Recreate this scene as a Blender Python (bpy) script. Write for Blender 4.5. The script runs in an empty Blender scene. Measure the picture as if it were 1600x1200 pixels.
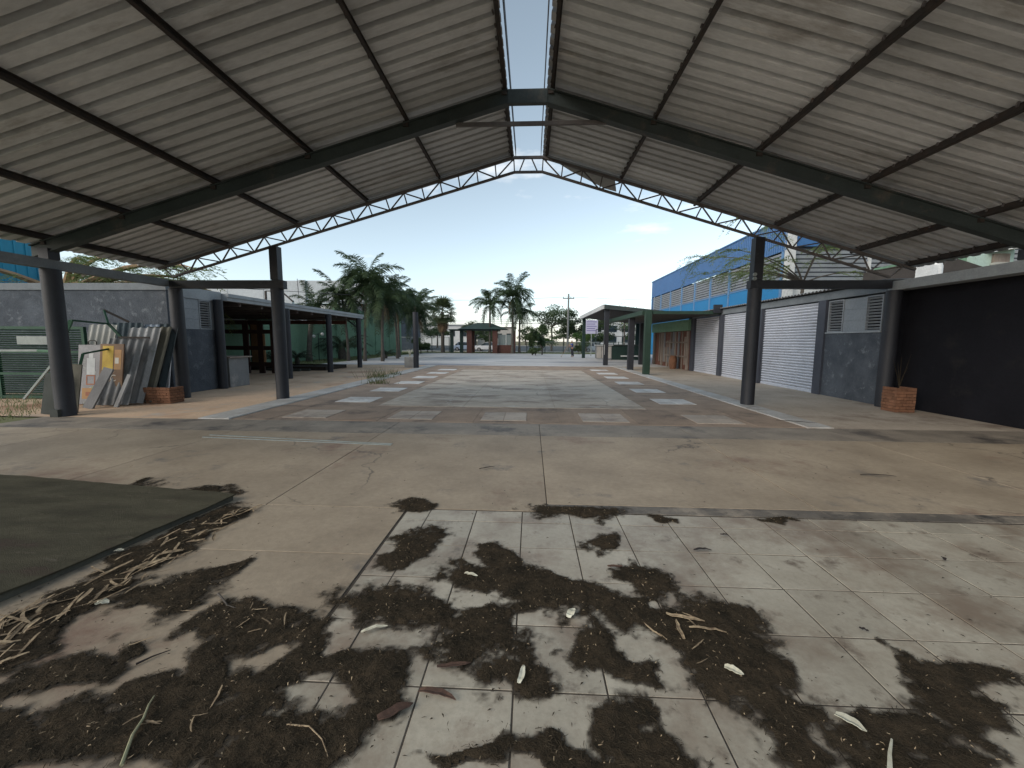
import bpy, bmesh, math, random
from mathutils import Vector, Matrix, noise
import numpy as np

# ------------------------------------------------------------------ camera, sky, sun, exposure
scene = bpy.context.scene
COL = scene.collection
PITCH, YAW, ROLL, CAM_H, FPX = 0.1063, 0.0465, -0.006, 1.67, 630.2
cam_d = bpy.data.cameras.new('camera')
cam_d.sensor_width = 36.0
cam_d.lens = FPX / 1600 * 36.0
cam_d.clip_start = 0.05
cam_d.clip_end = 3000
cam = bpy.data.objects.new('camera', cam_d)
COL.objects.link(cam)
cam.matrix_world = (Matrix.Translation((0, 0, CAM_H)) @ Matrix.Rotation(YAW, 4, 'Z')
                    @ Matrix.Rotation(math.pi / 2 - PITCH, 4, 'X') @ Matrix.Rotation(-ROLL, 4, 'Z'))
scene.camera = cam

SUN_EL, SUN_AZ = math.radians(28.0), math.radians(230.0)      # azimuth measured from +Y towards +X
world = bpy.data.worlds.new('World')
scene.world = world
world.use_nodes = True
wn, wl = world.node_tree.nodes, world.node_tree.links
wn.clear()
w_out = wn.new('ShaderNodeOutputWorld')
w_bg = wn.new('ShaderNodeBackground')
w_sky = wn.new('ShaderNodeTexSky')
w_sky.sky_type = 'NISHITA'
w_sky.sun_disc = False
w_sky.sun_elevation = SUN_EL
w_sky.sun_rotation = SUN_AZ
w_sky.altitude = 500
w_sky.air_density = 1.0
w_sky.dust_density = 0.8
w_sky.ozone_density = 1.5
w_bg.inputs['Strength'].default_value = 0.15
# thin cirrus and a few small clouds, spread over the whole dome
w_tc = wn.new('ShaderNodeTexCoord')
w_map = wn.new('ShaderNodeMapping')
w_map.inputs['Scale'].default_value = (1.0, 1.0, 3.2)
w_map.inputs['Location'].default_value = (0.35, 0.1, 0.55)
w_n = wn.new('ShaderNodeTexNoise')
w_n.inputs['Scale'].default_value = 3.4
w_n.inputs['Detail'].default_value = 7
w_n.inputs['Roughness'].default_value = 0.55
w_r = wn.new('ShaderNodeValToRGB')
w_r.color_ramp.elements[0].position = 0.60
w_r.color_ramp.elements[0].color = (0, 0, 0, 1)
w_r.color_ramp.elements[1].position = 0.74
w_r.color_ramp.elements[1].color = (0.55, 0.55, 0.55, 1)
w_mix = wn.new('ShaderNodeMixRGB')
w_mix.inputs['Color2'].default_value = (7.6, 7.3, 7.0, 1)
w_rot = wn.new('ShaderNodeVectorRotate')
w_rot.rotation_type = 'Z_AXIS'
w_rot.inputs['Angle'].default_value = math.radians(22)
wl.new(w_tc.outputs['Generated'], w_rot.inputs['Vector'])
wl.new(w_rot.outputs['Vector'], w_map.inputs['Vector'])
wl.new(w_map.outputs['Vector'], w_n.inputs['Vector'])
wl.new(w_n.outputs['Fac'], w_r.inputs['Fac'])
wl.new(w_r.outputs['Color'], w_mix.inputs['Fac'])
w_hs = wn.new('ShaderNodeHueSaturation')
w_hs.inputs['Saturation'].default_value = 0.58
w_hs.inputs['Hue'].default_value = 0.478
wl.new(w_sky.outputs['Color'], w_hs.inputs['Color'])
wl.new(w_hs.outputs['Color'], w_mix.inputs['Color1'])
wl.new(w_mix.outputs['Color'], w_bg.inputs['Color'])
wl.new(w_bg.outputs['Background'], w_out.inputs['Surface'])

sun_d = bpy.data.lights.new('sun', 'SUN')
sun_d.energy = 1.3
sun_d.angle = math.radians(35)
sun_d.color = (1.0, 0.88, 0.72)
sun = bpy.data.objects.new('sun', sun_d)
COL.objects.link(sun)
sdir = Vector((math.sin(SUN_AZ) * math.cos(SUN_EL), math.cos(SUN_AZ) * math.cos(SUN_EL), math.sin(SUN_EL)))
sun.rotation_euler = sdir.to_track_quat('Z', 'Y').to_euler()
sun.location = sdir * 120

scene.view_settings.view_transform = 'Standard'
scene.view_settings.look = 'None'
scene.view_settings.gamma = 1.0
scene.view_settings.use_curve_mapping = False
scene.view_settings.exposure = 0.5
scene.render.engine = 'CYCLES'
scene.cycles.max_bounces = 10
scene.cycles.diffuse_bounces = 6
scene.cycles.transparent_max_bounces = 8
scene.cycles.use_denoising = True
scene.cycles.sample_clamp_indirect = 6.0

R = random.Random(7)
PI = math.pi
rad = math.radians

# ------------------------------------------------------------------ materials
MATS = {}


def mat(name, c1, c2=None, scale=3.0, rough=0.85, bump=0.15, bscale=30.0, stain=None, vary=0.0, metal=0.0,
        stretch=None, spec=0.3, stain2=None, bdist=0.02, lo=0.35, hi=0.68, cracks=0.0, grit=0.0):
    """base colour from noise between c1 and c2 (+ shaped stains), relief from finer noise; world position coordinates"""
    m = bpy.data.materials.new(name)
    m.use_nodes = True
    nt = m.node_tree
    n, l = nt.nodes, nt.links
    b = n['Principled BSDF']
    b.inputs['Roughness'].default_value = rough
    b.inputs['Metallic'].default_value = metal
    b.inputs['Specular IOR Level'].default_value = spec
    geo = n.new('ShaderNodeNewGeometry')
    vec = geo.outputs['Position']
    if stretch:
        mp = n.new('ShaderNodeMapping')
        mp.inputs['Scale'].default_value = stretch
        l.new(vec, mp.inputs['Vector'])
        vec = mp.outputs['Vector']

    def ns(sc, det=6, ro=0.6, v=vec):
        x = n.new('ShaderNodeTexNoise')
        x.inputs['Scale'].default_value = sc
        x.inputs['Detail'].default_value = det
        x.inputs['Roughness'].default_value = ro
        l.new(v, x.inputs['Vector'])
        return x.outputs['Fac']

    def ramp(f, p0, p1, a, bb):
        x = n.new('ShaderNodeValToRGB')
        x.color_ramp.elements[0].position = p0
        x.color_ramp.elements[1].position = p1
        x.color_ramp.elements[0].color = (*a, 1)
        x.color_ramp.elements[1].color = (*bb, 1)
        l.new(f, x.inputs['Fac'])
        return x.outputs['Color']
    c2 = c2 or tuple(v * 0.75 for v in c1)
    col = ramp(ns(scale), lo, hi, c1, c2)
    # fine speckle
    sp = n.new('ShaderNodeMixRGB')
    sp.blend_type = 'MULTIPLY'
    sp.inputs['Fac'].default_value = 0.55
    l.new(col, sp.inputs['Color1'])
    l.new(ramp(ns(scale * 14, 4, 0.7), 0.3, 0.7, (0.72, 0.72, 0.72), (1.12, 1.12, 1.12)), sp.inputs['Color2'])
    col = sp.outputs['Color']
    for st in (stain, stain2):
        if st:
            sc, sscale, p0, p1 = st[:4]
            mx = n.new('ShaderNodeMixRGB')
            l.new(ramp(ns(sscale, 11, 0.70), p0, p1, (0, 0, 0), (1, 1, 1)), mx.inputs['Fac'])
            l.new(col, mx.inputs['Color1'])
            mx.inputs['Color2'].default_value = (*sc, 1)
            col = mx.outputs['Color']
    if cracks:
        # hairline cracks: warped cell borders, broken up by noise
        wv = n.new('ShaderNodeMixRGB')
        wv.blend_type = 'ADD'
        wv.inputs['Fac'].default_value = 0.55
        nz = n.new('ShaderNodeTexNoise')
        nz.inputs['Scale'].default_value = 2.2
        nz.inputs['Detail'].default_value = 8
        l.new(geo.outputs['Position'], nz.inputs['Vector'])
        l.new(geo.outputs['Position'], wv.inputs['Color1'])
        l.new(nz.outputs['Color'], wv.inputs['Color2'])
        vo = n.new('ShaderNodeTexVoronoi')
        vo.feature = 'DISTANCE_TO_EDGE'
        vo.inputs['Scale'].default_value = cracks
        l.new(wv.outputs['Color'], vo.inputs['Vector'])
        ln = ramp(vo.outputs['Distance'], 0.0, 0.006, (1, 1, 1), (0, 0, 0))
        ml = n.new('ShaderNodeMixRGB')
        ml.blend_type = 'MULTIPLY'
        ml.inputs['Fac'].default_value = 1
        l.new(ln, ml.inputs['Color1'])
        l.new(ramp(ns(0.5, 3, .5, geo.outputs['Position']), .5, .56, (0, 0, 0), (.75, .75, .75)), ml.inputs['Color2'])
        mx = n.new('ShaderNodeMixRGB')
        l.new(ml.outputs['Color'], mx.inputs['Fac'])
        l.new(col, mx.inputs['Color1'])
        mx.inputs['Color2'].default_value = (0.05, 0.042, 0.036, 1)
        col = mx.outputs['Color']
    if grit:
        mx = n.new('ShaderNodeMixRGB')
        l.new(ramp(ns(28, 6, .75, geo.outputs['Position']), .62, .68, (0, 0, 0), (grit,) * 3), mx.inputs['Fac'])
        l.new(col, mx.inputs['Color1'])
        mx.inputs['Color2'].default_value = (0.09, 0.07, 0.055, 1)
        col = mx.outputs['Color']
    if vary:
        oi = n.new('ShaderNodeObjectInfo')
        hv = n.new('ShaderNodeHueSaturation')
        mr = n.new('ShaderNodeMapRange')
        mr.inputs['To Min'].default_value = 1 - vary
        mr.inputs['To Max'].default_value = 1 + vary
        l.new(oi.outputs['Random'], mr.inputs['Value'])
        l.new(mr.outputs['Result'], hv.inputs['Value'])
        l.new(col, hv.inputs['Color'])
        col = hv.outputs['Color']
    l.new(col, b.inputs['Base Color'])
    if bump:
        bp = n.new('ShaderNodeBump')
        bp.inputs['Strength'].default_value = bump
        bp.inputs['Distance'].default_value = bdist
        l.new(ns(bscale, 6, 0.65, geo.outputs['Position']), bp.inputs['Height'])
        l.new(bp.outputs['Normal'], b.inputs['Normal'])
    m['rough'] = rough
    MATS[name] = m
    return m


def glassy(name, c, rough=0.08):
    m = mat(name, c, c, rough=rough, bump=0, spec=0.6)
    return m


def leafmat(name, c1, c2, scale=1.2, trans=0.35):
    m = bpy.data.materials.new(name)
    m.use_nodes = True
    n, l = m.node_tree.nodes, m.node_tree.links
    b = n['Principled BSDF']
    b.inputs['Roughness'].default_value = 0.6
    b.inputs['Specular IOR Level'].default_value = 0.25
    geo = n.new('ShaderNodeNewGeometry')
    x = n.new('ShaderNodeTexNoise')
    x.inputs['Scale'].default_value = scale
    x.inputs['Detail'].default_value = 5
    l.new(geo.outputs['Position'], x.inputs['Vector'])
    r = n.new('ShaderNodeValToRGB')
    r.color_ramp.elements[0].position = 0.35
    r.color_ramp.elements[1].position = 0.68
    r.color_ramp.elements[0].color = (*c1, 1)
    r.color_ramp.elements[1].color = (*c2, 1)
    l.new(x.outputs['Fac'], r.inputs['Fac'])
    l.new(r.outputs['Color'], b.inputs['Base Color'])
    t = n.new('ShaderNodeBsdfTranslucent')
    l.new(r.outputs['Color'], t.inputs['Color'])
    mx = n.new('ShaderNodeMixShader')
    mx.inputs['Fac'].default_value = trans
    l.new(b.outputs['BSDF'], mx.inputs[1])
    l.new(t.outputs['BSDF'], mx.inputs[2])
    l.new(mx.outputs['Shader'], n['Material Output'].inputs['Surface'])
    MATS[name] = m
    return m


mat('soil', (0.24, 0.16, 0.10), (0.16, 0.14, 0.07), scale=0.6, rough=0.95, bump=0.5, bscale=12, stain=((0.09, 0.12, 0.04), 0.35, 0.45, 0.6))
mat('concrete_floor', (0.395, 0.32, 0.232), (0.28, 0.222, 0.158), scale=1.1, rough=0.62, bump=0.12, bscale=45,
    stain=((0.215, 0.14, 0.10), 0.42, 0.55, 0.64), stain2=((0.16, 0.14, 0.12), 1.3, 0.58, 0.70), vary=0.07, spec=0.4, cracks=0.4, grit=0.5)
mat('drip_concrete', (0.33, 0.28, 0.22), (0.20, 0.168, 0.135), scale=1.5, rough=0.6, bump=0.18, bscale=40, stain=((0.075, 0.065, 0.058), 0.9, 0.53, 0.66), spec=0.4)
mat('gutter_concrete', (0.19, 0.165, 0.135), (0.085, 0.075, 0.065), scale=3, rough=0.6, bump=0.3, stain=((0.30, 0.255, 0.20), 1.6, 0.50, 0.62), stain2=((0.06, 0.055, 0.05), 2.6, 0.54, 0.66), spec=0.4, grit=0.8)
mat('brown_mortar', (0.40, 0.30, 0.225), (0.28, 0.212, 0.162), scale=1.6, rough=0.85, bump=0.35, bscale=60, stain=((0.17, 0.135, 0.11), 0.8, 0.54, 0.66), stain2=((0.38, 0.24, 0.16), 0.45, 0.58, 0.70), vary=0.1, grit=0.6)
mat('terrace_floor', (0.66, 0.48, 0.33), (0.55, 0.385, 0.26), scale=0.8, rough=0.85, bump=0.15, bscale=40,
    stain=((0.30, 0.15, 0.09), 0.35, 0.52, 0.66), stain2=((0.45, 0.40, 0.34), 0.8, 0.55, 0.7))
mat('pale_slab', (0.62, 0.53, 0.43), (0.47, 0.395, 0.31), scale=0.9, rough=0.7, bump=0.15, bscale=50,
    stain=((0.27, 0.205, 0.16), 0.8, 0.48, 0.62), stain2=((0.66, 0.64, 0.58), 2.2, 0.58, 0.68), vary=0.08, stretch=(0.7, 1.4, 1), cracks=0.5, grit=0.5)
mat('side_paving', (0.52, 0.44, 0.35), (0.40, 0.33, 0.26), scale=0.9, rough=0.8, bump=0.12, bscale=40, stain=((0.24, 0.18, 0.14), 0.6, 0.54, 0.68))
mat('kerb', (0.55, 0.54, 0.52), (0.40, 0.37, 0.33), scale=1.5, rough=0.8, bump=0.2, bscale=40, stain=((0.30, 0.25, 0.21), 1.2, 0.56, 0.7))
mat('drive', (0.60, 0.59, 0.58), (0.48, 0.465, 0.45), scale=0.35, rough=0.75, bump=0.1, bscale=20, stain=((0.24, 0.25, 0.28), 0.16, 0.53, 0.62), stretch=(0.5, 1.5, 1))
mat('grout', (0.09, 0.075, 0.06), (0.05, 0.042, 0.035), scale=6, rough=0.9, bump=0.4)
mat('floor_tile', (0.46, 0.415, 0.33), (0.355, 0.31, 0.24), scale=2.0, rough=0.42, bump=0.06, bscale=50,
    stain=((0.25, 0.195, 0.145), 1.3, 0.47, 0.62), stain2=((0.15, 0.115, 0.085), 3.2, 0.56, 0.68), vary=0.10, spec=0.5, grit=0.45)
mat('white_tile', (0.80, 0.78, 0.74), (0.55, 0.50, 0.46), scale=2.0, rough=0.5, bump=0.05, stain=((0.38, 0.29, 0.24), 1.3, 0.58, 0.72), vary=0.1)
mat('faded_tile', (0.52, 0.44, 0.36), (0.42, 0.34, 0.27), scale=2.0, rough=0.6, bump=0.1, stain=((0.22, 0.16, 0.13), 1.3, 0.5, 0.7), vary=0.1)
mat('carpet', (0.105, 0.096, 0.066), (0.066, 0.060, 0.042), scale=1.6, rough=1.0, bump=0.9, bscale=120, stain=((0.085, 0.06, 0.05), 0.8, 0.56, 0.68), stain2=((0.15, 0.13, 0.10), 5.0, 0.60, 0.72), spec=0.1, stretch=(1, 3.2, 1), grit=0.6)
mat('litter', (0.028, 0.023, 0.016), (0.072, 0.053, 0.034), scale=7, rough=1.0, bump=0.9, bscale=140, spec=0.1, bdist=0.01)
mat('twig', (0.032, 0.026, 0.018), (0.062, 0.048, 0.032), scale=25, rough=0.95, bump=0, spec=0.1)
mat('husk', (0.42, 0.32, 0.20), (0.16, 0.11, 0.07), scale=24, rough=0.8, bump=0.2, bscale=80, vary=0.3)
mat('red_husk', (0.12, 0.068, 0.048), (0.06, 0.036, 0.027), scale=14, rough=0.8, bump=0.2, bscale=80, vary=0.2)
mat('pale_leaf', (0.66, 0.64, 0.52), (0.50, 0.46, 0.34), scale=20, rough=0.7, bump=0.1, vary=0.15)
mat('green_stem', (0.27, 0.28, 0.17), (0.33, 0.29, 0.18), scale=8, rough=0.7, bump=0)
mat('black_pod', (0.022, 0.018, 0.017), (0.04, 0.03, 0.026), scale=20, rough=0.6, bump=0.2)
mat('fibre_cement', (0.68, 0.69, 0.70), (0.56, 0.565, 0.57), scale=0.8, rough=0.9, bump=0.15, bscale=60,
    stain=((0.32, 0.30, 0.28), 0.6, 0.56, 0.68), stain2=((0.72, 0.70, 0.67), 2.2, 0.60, 0.70), vary=0.16, stretch=(.35, 1.5, 1))
mat('steel_dark', (0.035, 0.033, 0.032), (0.06, 0.045, 0.038), scale=6, rough=0.7, bump=0.15, stain=((0.10, 0.05, 0.03), 2.0, 0.62, 0.72))
mat('frame_green', (0.055, 0.068, 0.066), (0.038, 0.048, 0.048), scale=2, rough=0.6, bump=0.08, stain=((0.11, 0.095, 0.08), 1.4, 0.56, 0.68))
mat('truss_steel', (0.16, 0.145, 0.14), (0.11, 0.10, 0.10), scale=6, rough=0.6, bump=0.1, stain=((0.17, 0.09, 0.06), 2.0, 0.6, 0.72))
mat('column_navy', (0.026, 0.027, 0.034), (0.019, 0.020, 0.025), scale=2.5, rough=0.55, bump=0.12, bscale=25, stain=((0.05, 0.05, 0.056), 3.0, 0.62, 0.75), spec=0.4)
mat('column_green', (0.03, 0.058, 0.04), (0.022, 0.044, 0.03), scale=2.5, rough=0.6, bump=0.12, stain=((0.09, 0.11, 0.09), 3.0, 0.64, 0.74))
mat('beam_grey', (0.20, 0.22, 0.235), (0.15, 0.165, 0.18), scale=2, rough=0.75, bump=0.15, stain=((0.10, 0.11, 0.115), 1.6, 0.56, 0.7))
mat('beam_light', (0.36, 0.385, 0.40), (0.28, 0.30, 0.315), scale=2, rough=0.75, bump=0.15, stain=((0.18, 0.19, 0.195), 1.4, 0.58, 0.72))
mat('rough_plaster', (0.105, 0.118, 0.138), (0.062, 0.071, 0.085), scale=2.2, rough=0.95, bump=0.9, bscale=22, stain=((0.165, 0.18, 0.20), 4.5, 0.56, 0.68), bdist=0.03)
mat('smooth_panel', (0.29, 0.31, 0.33), (0.24, 0.26, 0.28), scale=1.4, rough=0.7, bump=0.1, stain=((0.20, 0.215, 0.23), 2.2, 0.56, 0.7), vary=0.06)
mat('dark_unlit_room', (0.013, 0.013, 0.017), (0.009, 0.009, 0.012), scale=1.2, rough=0.85, bump=0.6, bscale=18, spec=0.15, stain=((0.019, 0.018, 0.019), 1.4, 0.56, 0.66))  # near black holds the darkness of the unlit room behind the right beam
mat('void', (0.012, 0.012, 0.014), (0.009, 0.009, 0.011), rough=1, bump=0, spec=0.05)
mat('shutter', (0.60, 0.62, 0.68), (0.52, 0.54, 0.60), scale=0.9, rough=0.45, bump=0.03, stain=((0.40, 0.40, 0.43), 1.0, 0.58, 0.72))
mat('frame_navy', (0.07, 0.075, 0.095), (0.055, 0.06, 0.075), scale=2, rough=0.6, bump=0.05)
mat('brick_red', (0.25, 0.12, 0.07), (0.17, 0.085, 0.05), scale=5, rough=0.9, bump=0.5, bscale=50, vary=0.2)
mat('brick_dark', (0.16, 0.07, 0.05), (0.11, 0.05, 0.035), scale=5, rough=0.9, bump=0.4, bscale=50)
mat('counter_grey', (0.21, 0.21, 0.21), (0.17, 0.17, 0.17), scale=1.5, rough=0.7, bump=0.05, stain=((0.33, 0.31, 0.29), 1.2, 0.55, 0.7))
mat('wood_tan', (0.42, 0.24, 0.13), (0.30, 0.17, 0.09), scale=4, rough=0.75, bump=0.2, stretch=(1, 1, 0.15))
mat('wood_dark', (0.055, 0.028, 0.022), (0.035, 0.02, 0.016), scale=4, rough=0.7, bump=0.2)
mat('wood_old', (0.27, 0.225, 0.19), (0.17, 0.13, 0.105), scale=3, rough=0.9, bump=0.3, stretch=(1, 1, 0.12), vary=0.25)
mat('green_wall', (0.19, 0.32, 0.22), (0.15, 0.27, 0.185), scale=0.5, rough=0.9, bump=0.1, bscale=8, stain=((0.08, 0.13, 0.09), 0.5, 0.56, 0.7))
mat('green_gate', (0.022, 0.075, 0.043), (0.016, 0.055, 0.033), scale=4, rough=0.6, bump=0.05)
mat('green_tube', (0.06, 0.15, 0.085), (0.045, 0.11, 0.065), scale=4, rough=0.55, bump=0.05)
mat('grey_tube', (0.30, 0.33, 0.31), (0.22, 0.24, 0.23), scale=4, rough=0.5, bump=0.05)
mat('old_sheet', (0.33, 0.335, 0.34), (0.20, 0.20, 0.205), scale=2.5, rough=0.9, bump=0.2, stain=((0.13, 0.125, 0.115), 3, 0.52, 0.7), vary=0.2, stretch=(1, 1, 0.3))
mat('blue_sheet', (0.30, 0.35, 0.42), (0.24, 0.285, 0.35), scale=2.5, rough=0.7, bump=0.1)
mat('teal_sheet', (0.055, 0.075, 0.085), (0.04, 0.055, 0.065), scale=2.5, rough=0.8, bump=0.1)
mat('cream_sheet', (0.46, 0.45, 0.41), (0.36, 0.35, 0.32), scale=2.5, rough=0.85, bump=0.1)
mat('board_dark', (0.06, 0.065, 0.06), (0.04, 0.045, 0.04), scale=3, rough=0.8, bump=0.1)
mat('board_olive', (0.13, 0.125, 0.10), (0.09, 0.085, 0.07), scale=3, rough=0.85, bump=0.1)
mat('plank_grey', (0.20, 0.20, 0.205), (0.15, 0.15, 0.155), scale=3, rough=0.85, bump=0.2, stretch=(1, 1, 0.2))
mat('poster_grey', (0.30, 0.29, 0.30), (0.20, 0.195, 0.20), scale=3, rough=0.6, bump=0.05, stain=((0.42, 0.43, 0.38), 3.0, 0.56, 0.64))
mat('poster_brown', (0.20, 0.115, 0.06), (0.13, 0.075, 0.045), scale=3, rough=0.6, bump=0.05)
mat('poster_yellow', (0.55, 0.38, 0.05), (0.42, 0.27, 0.04), scale=4, rough=0.6, bump=0.05, stain=((0.30, 0.20, 0.10), 5, 0.6, 0.7))
mat('poster_red', (0.34, 0.13, 0.07), (0.25, 0.09, 0.05), scale=4, rough=0.6, bump=0)
mat('poster_orange', (0.42, 0.22, 0.08), (0.33, 0.19, 0.09), scale=9, rough=0.6, bump=0)
mat('poster_green', (0.24, 0.30, 0.12), (0.30, 0.30, 0.18), scale=9, rough=0.6, bump=0)
mat('lettering', (0.62, 0.58, 0.50), (0.5, 0.46, 0.4), rough=0.6, bump=0)
mat('blue_cladding', (0.04, 0.13, 0.31), (0.035, 0.115, 0.28), scale=0.6, rough=0.5, bump=0.02, spec=0.4)
mat('blue_wall', (0.022, 0.20, 0.44), (0.02, 0.18, 0.40), scale=0.8, rough=0.55, bump=0.02)
mat('blue_frame', (0.12, 0.24, 0.42), (0.10, 0.20, 0.36), scale=1, rough=0.5, bump=0)
mat('pale_slat', (0.40, 0.43, 0.47), (0.33, 0.355, 0.39), scale=1, rough=0.6, bump=0)
mat('pale_wall', (0.55, 0.56, 0.56), (0.46, 0.47, 0.47), scale=0.5, rough=0.85, bump=0.05)
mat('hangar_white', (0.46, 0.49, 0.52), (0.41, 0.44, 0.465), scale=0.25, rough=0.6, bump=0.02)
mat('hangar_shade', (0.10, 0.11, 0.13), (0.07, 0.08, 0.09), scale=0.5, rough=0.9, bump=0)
mat('mint_wall', (0.42, 0.54, 0.48), (0.36, 0.47, 0.42), scale=1, rough=0.85, bump=0.1)
mat('roof_dark', (0.07, 0.06, 0.055), (0.05, 0.045, 0.04), scale=2, rough=0.9, bump=0.3)
mat('white_paint', (0.78, 0.78, 0.76), (0.66, 0.66, 0.64), scale=2, rough=0.6, bump=0.05)
mat('cyan_tank', (0.03, 0.25, 0.38), (0.025, 0.20, 0.32), scale=1, rough=0.55, bump=0.05, stretch=(1, 1, 0.1))
mat('trunk', (0.12, 0.105, 0.09), (0.075, 0.065, 0.055), scale=5, rough=0.95, bump=0.6, bscale=14)
mat('trunk_warm', (0.42, 0.28, 0.17), (0.25, 0.17, 0.11), scale=4, rough=0.9, bump=0.4, bscale=14)
mat('dead_frond', (0.22, 0.15, 0.09), (0.15, 0.11, 0.07), scale=6, rough=0.95, bump=0.2)
leafmat('palm_leaf', (0.042, 0.072, 0.036), (0.085, 0.12, 0.055))
leafmat('palm_leaf_dark', (0.028, 0.048, 0.028), (0.055, 0.078, 0.042))
leafmat('fan_leaf', (0.050, 0.075, 0.035), (0.095, 0.12, 0.05))
leafmat('tree_leaf', (0.045, 0.075, 0.035), (0.09, 0.125, 0.05), scale=0.6)
leafmat('tree_leaf_bright', (0.07, 0.13, 0.035), (0.12, 0.19, 0.055), scale=0.6)
leafmat('acacia_leaf', (0.15, 0.20, 0.07), (0.26, 0.31, 0.12), scale=0.9, trans=0.45)
leafmat('grass', (0.07, 0.10, 0.03), (0.14, 0.15, 0.06), scale=0.5)
mat('lawn', (0.12, 0.15, 0.06), (0.20, 0.20, 0.10), scale=0.4, rough=1, bump=0.6, bscale=20)
mat('asphalt', (0.055, 0.065, 0.07), (0.045, 0.052, 0.056), scale=0.2, rough=0.85, bump=0.1, bscale=10)
mat('car_white', (0.74, 0.75, 0.77), (0.70, 0.71, 0.73), rough=0.25, bump=0, spec=0.6)
mat('car_blue', (0.36, 0.44, 0.56), (0.33, 0.41, 0.52), rough=0.25, bump=0, spec=0.6)
mat('rubber', (0.02, 0.02, 0.02), (0.03, 0.03, 0.03), rough=0.9, bump=0)
mat('chrome', (0.45, 0.45, 0.46), (0.4, 0.4, 0.41), rough=0.35, metal=0.8, bump=0)
glassy('dark_glass', (0.03, 0.04, 0.045))
glassy('pale_glass', (0.16, 0.20, 0.20), rough=0.15)
mat('lamp_red', (0.4, 0.03, 0.02), rough=0.3, bump=0)
mat('lamp_clear', (0.7, 0.7, 0.68), rough=0.2, bump=0)
mat('hedge_red', (0.13, 0.06, 0.048), (0.09, 0.045, 0.038), scale=4, rough=0.9, bump=0.2)
mat('pavilion_green', (0.05, 0.085, 0.075), (0.04, 0.068, 0.06), scale=1.5, rough=0.7, bump=0.1)
mat('dark_green_post', (0.018, 0.04, 0.034), (0.014, 0.03, 0.026), scale=2, rough=0.6, bump=0.05)
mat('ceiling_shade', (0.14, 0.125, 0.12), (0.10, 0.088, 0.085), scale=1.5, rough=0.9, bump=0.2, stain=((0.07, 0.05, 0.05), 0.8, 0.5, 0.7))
mat('sign_lilac', (0.52, 0.50, 0.62), (0.46, 0.44, 0.56), rough=0.6, bump=0)
mat('sign_ink', (0.20, 0.17, 0.36), rough=0.6, bump=0)
mat('shirt_blue', (0.04, 0.09, 0.30), (0.035, 0.075, 0.25), rough=0.9, bump=0)
mat('trousers', (0.035, 0.035, 0.045), rough=0.9, bump=0)
mat('skin', (0.30, 0.17, 0.11), (0.26, 0.15, 0.10), rough=0.6, bump=0)
mat('hair', (0.015, 0.012, 0.01), rough=0.8, bump=0)
mat('wire', (0.06, 0.06, 0.065), rough=0.7, bump=0)
mat('pole_concrete', (0.26, 0.26, 0.25), (0.2, 0.2, 0.19), rough=0.9, bump=0.1)
mat('planter_stone', (0.42, 0.40, 0.37), (0.32, 0.30, 0.28), rough=0.9, bump=0.2)
mat('soil_black', (0.028, 0.022, 0.018), (0.045, 0.035, 0.028), scale=3, rough=1, bump=0.6, bscale=20)
mat('wire_glass', (0.45, 0.50, 0.50), (0.40, 0.44, 0.44), rough=0.4, bump=0)
mat('plastic_blue', (0.03, 0.10, 0.35), rough=0.5, bump=0)


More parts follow.
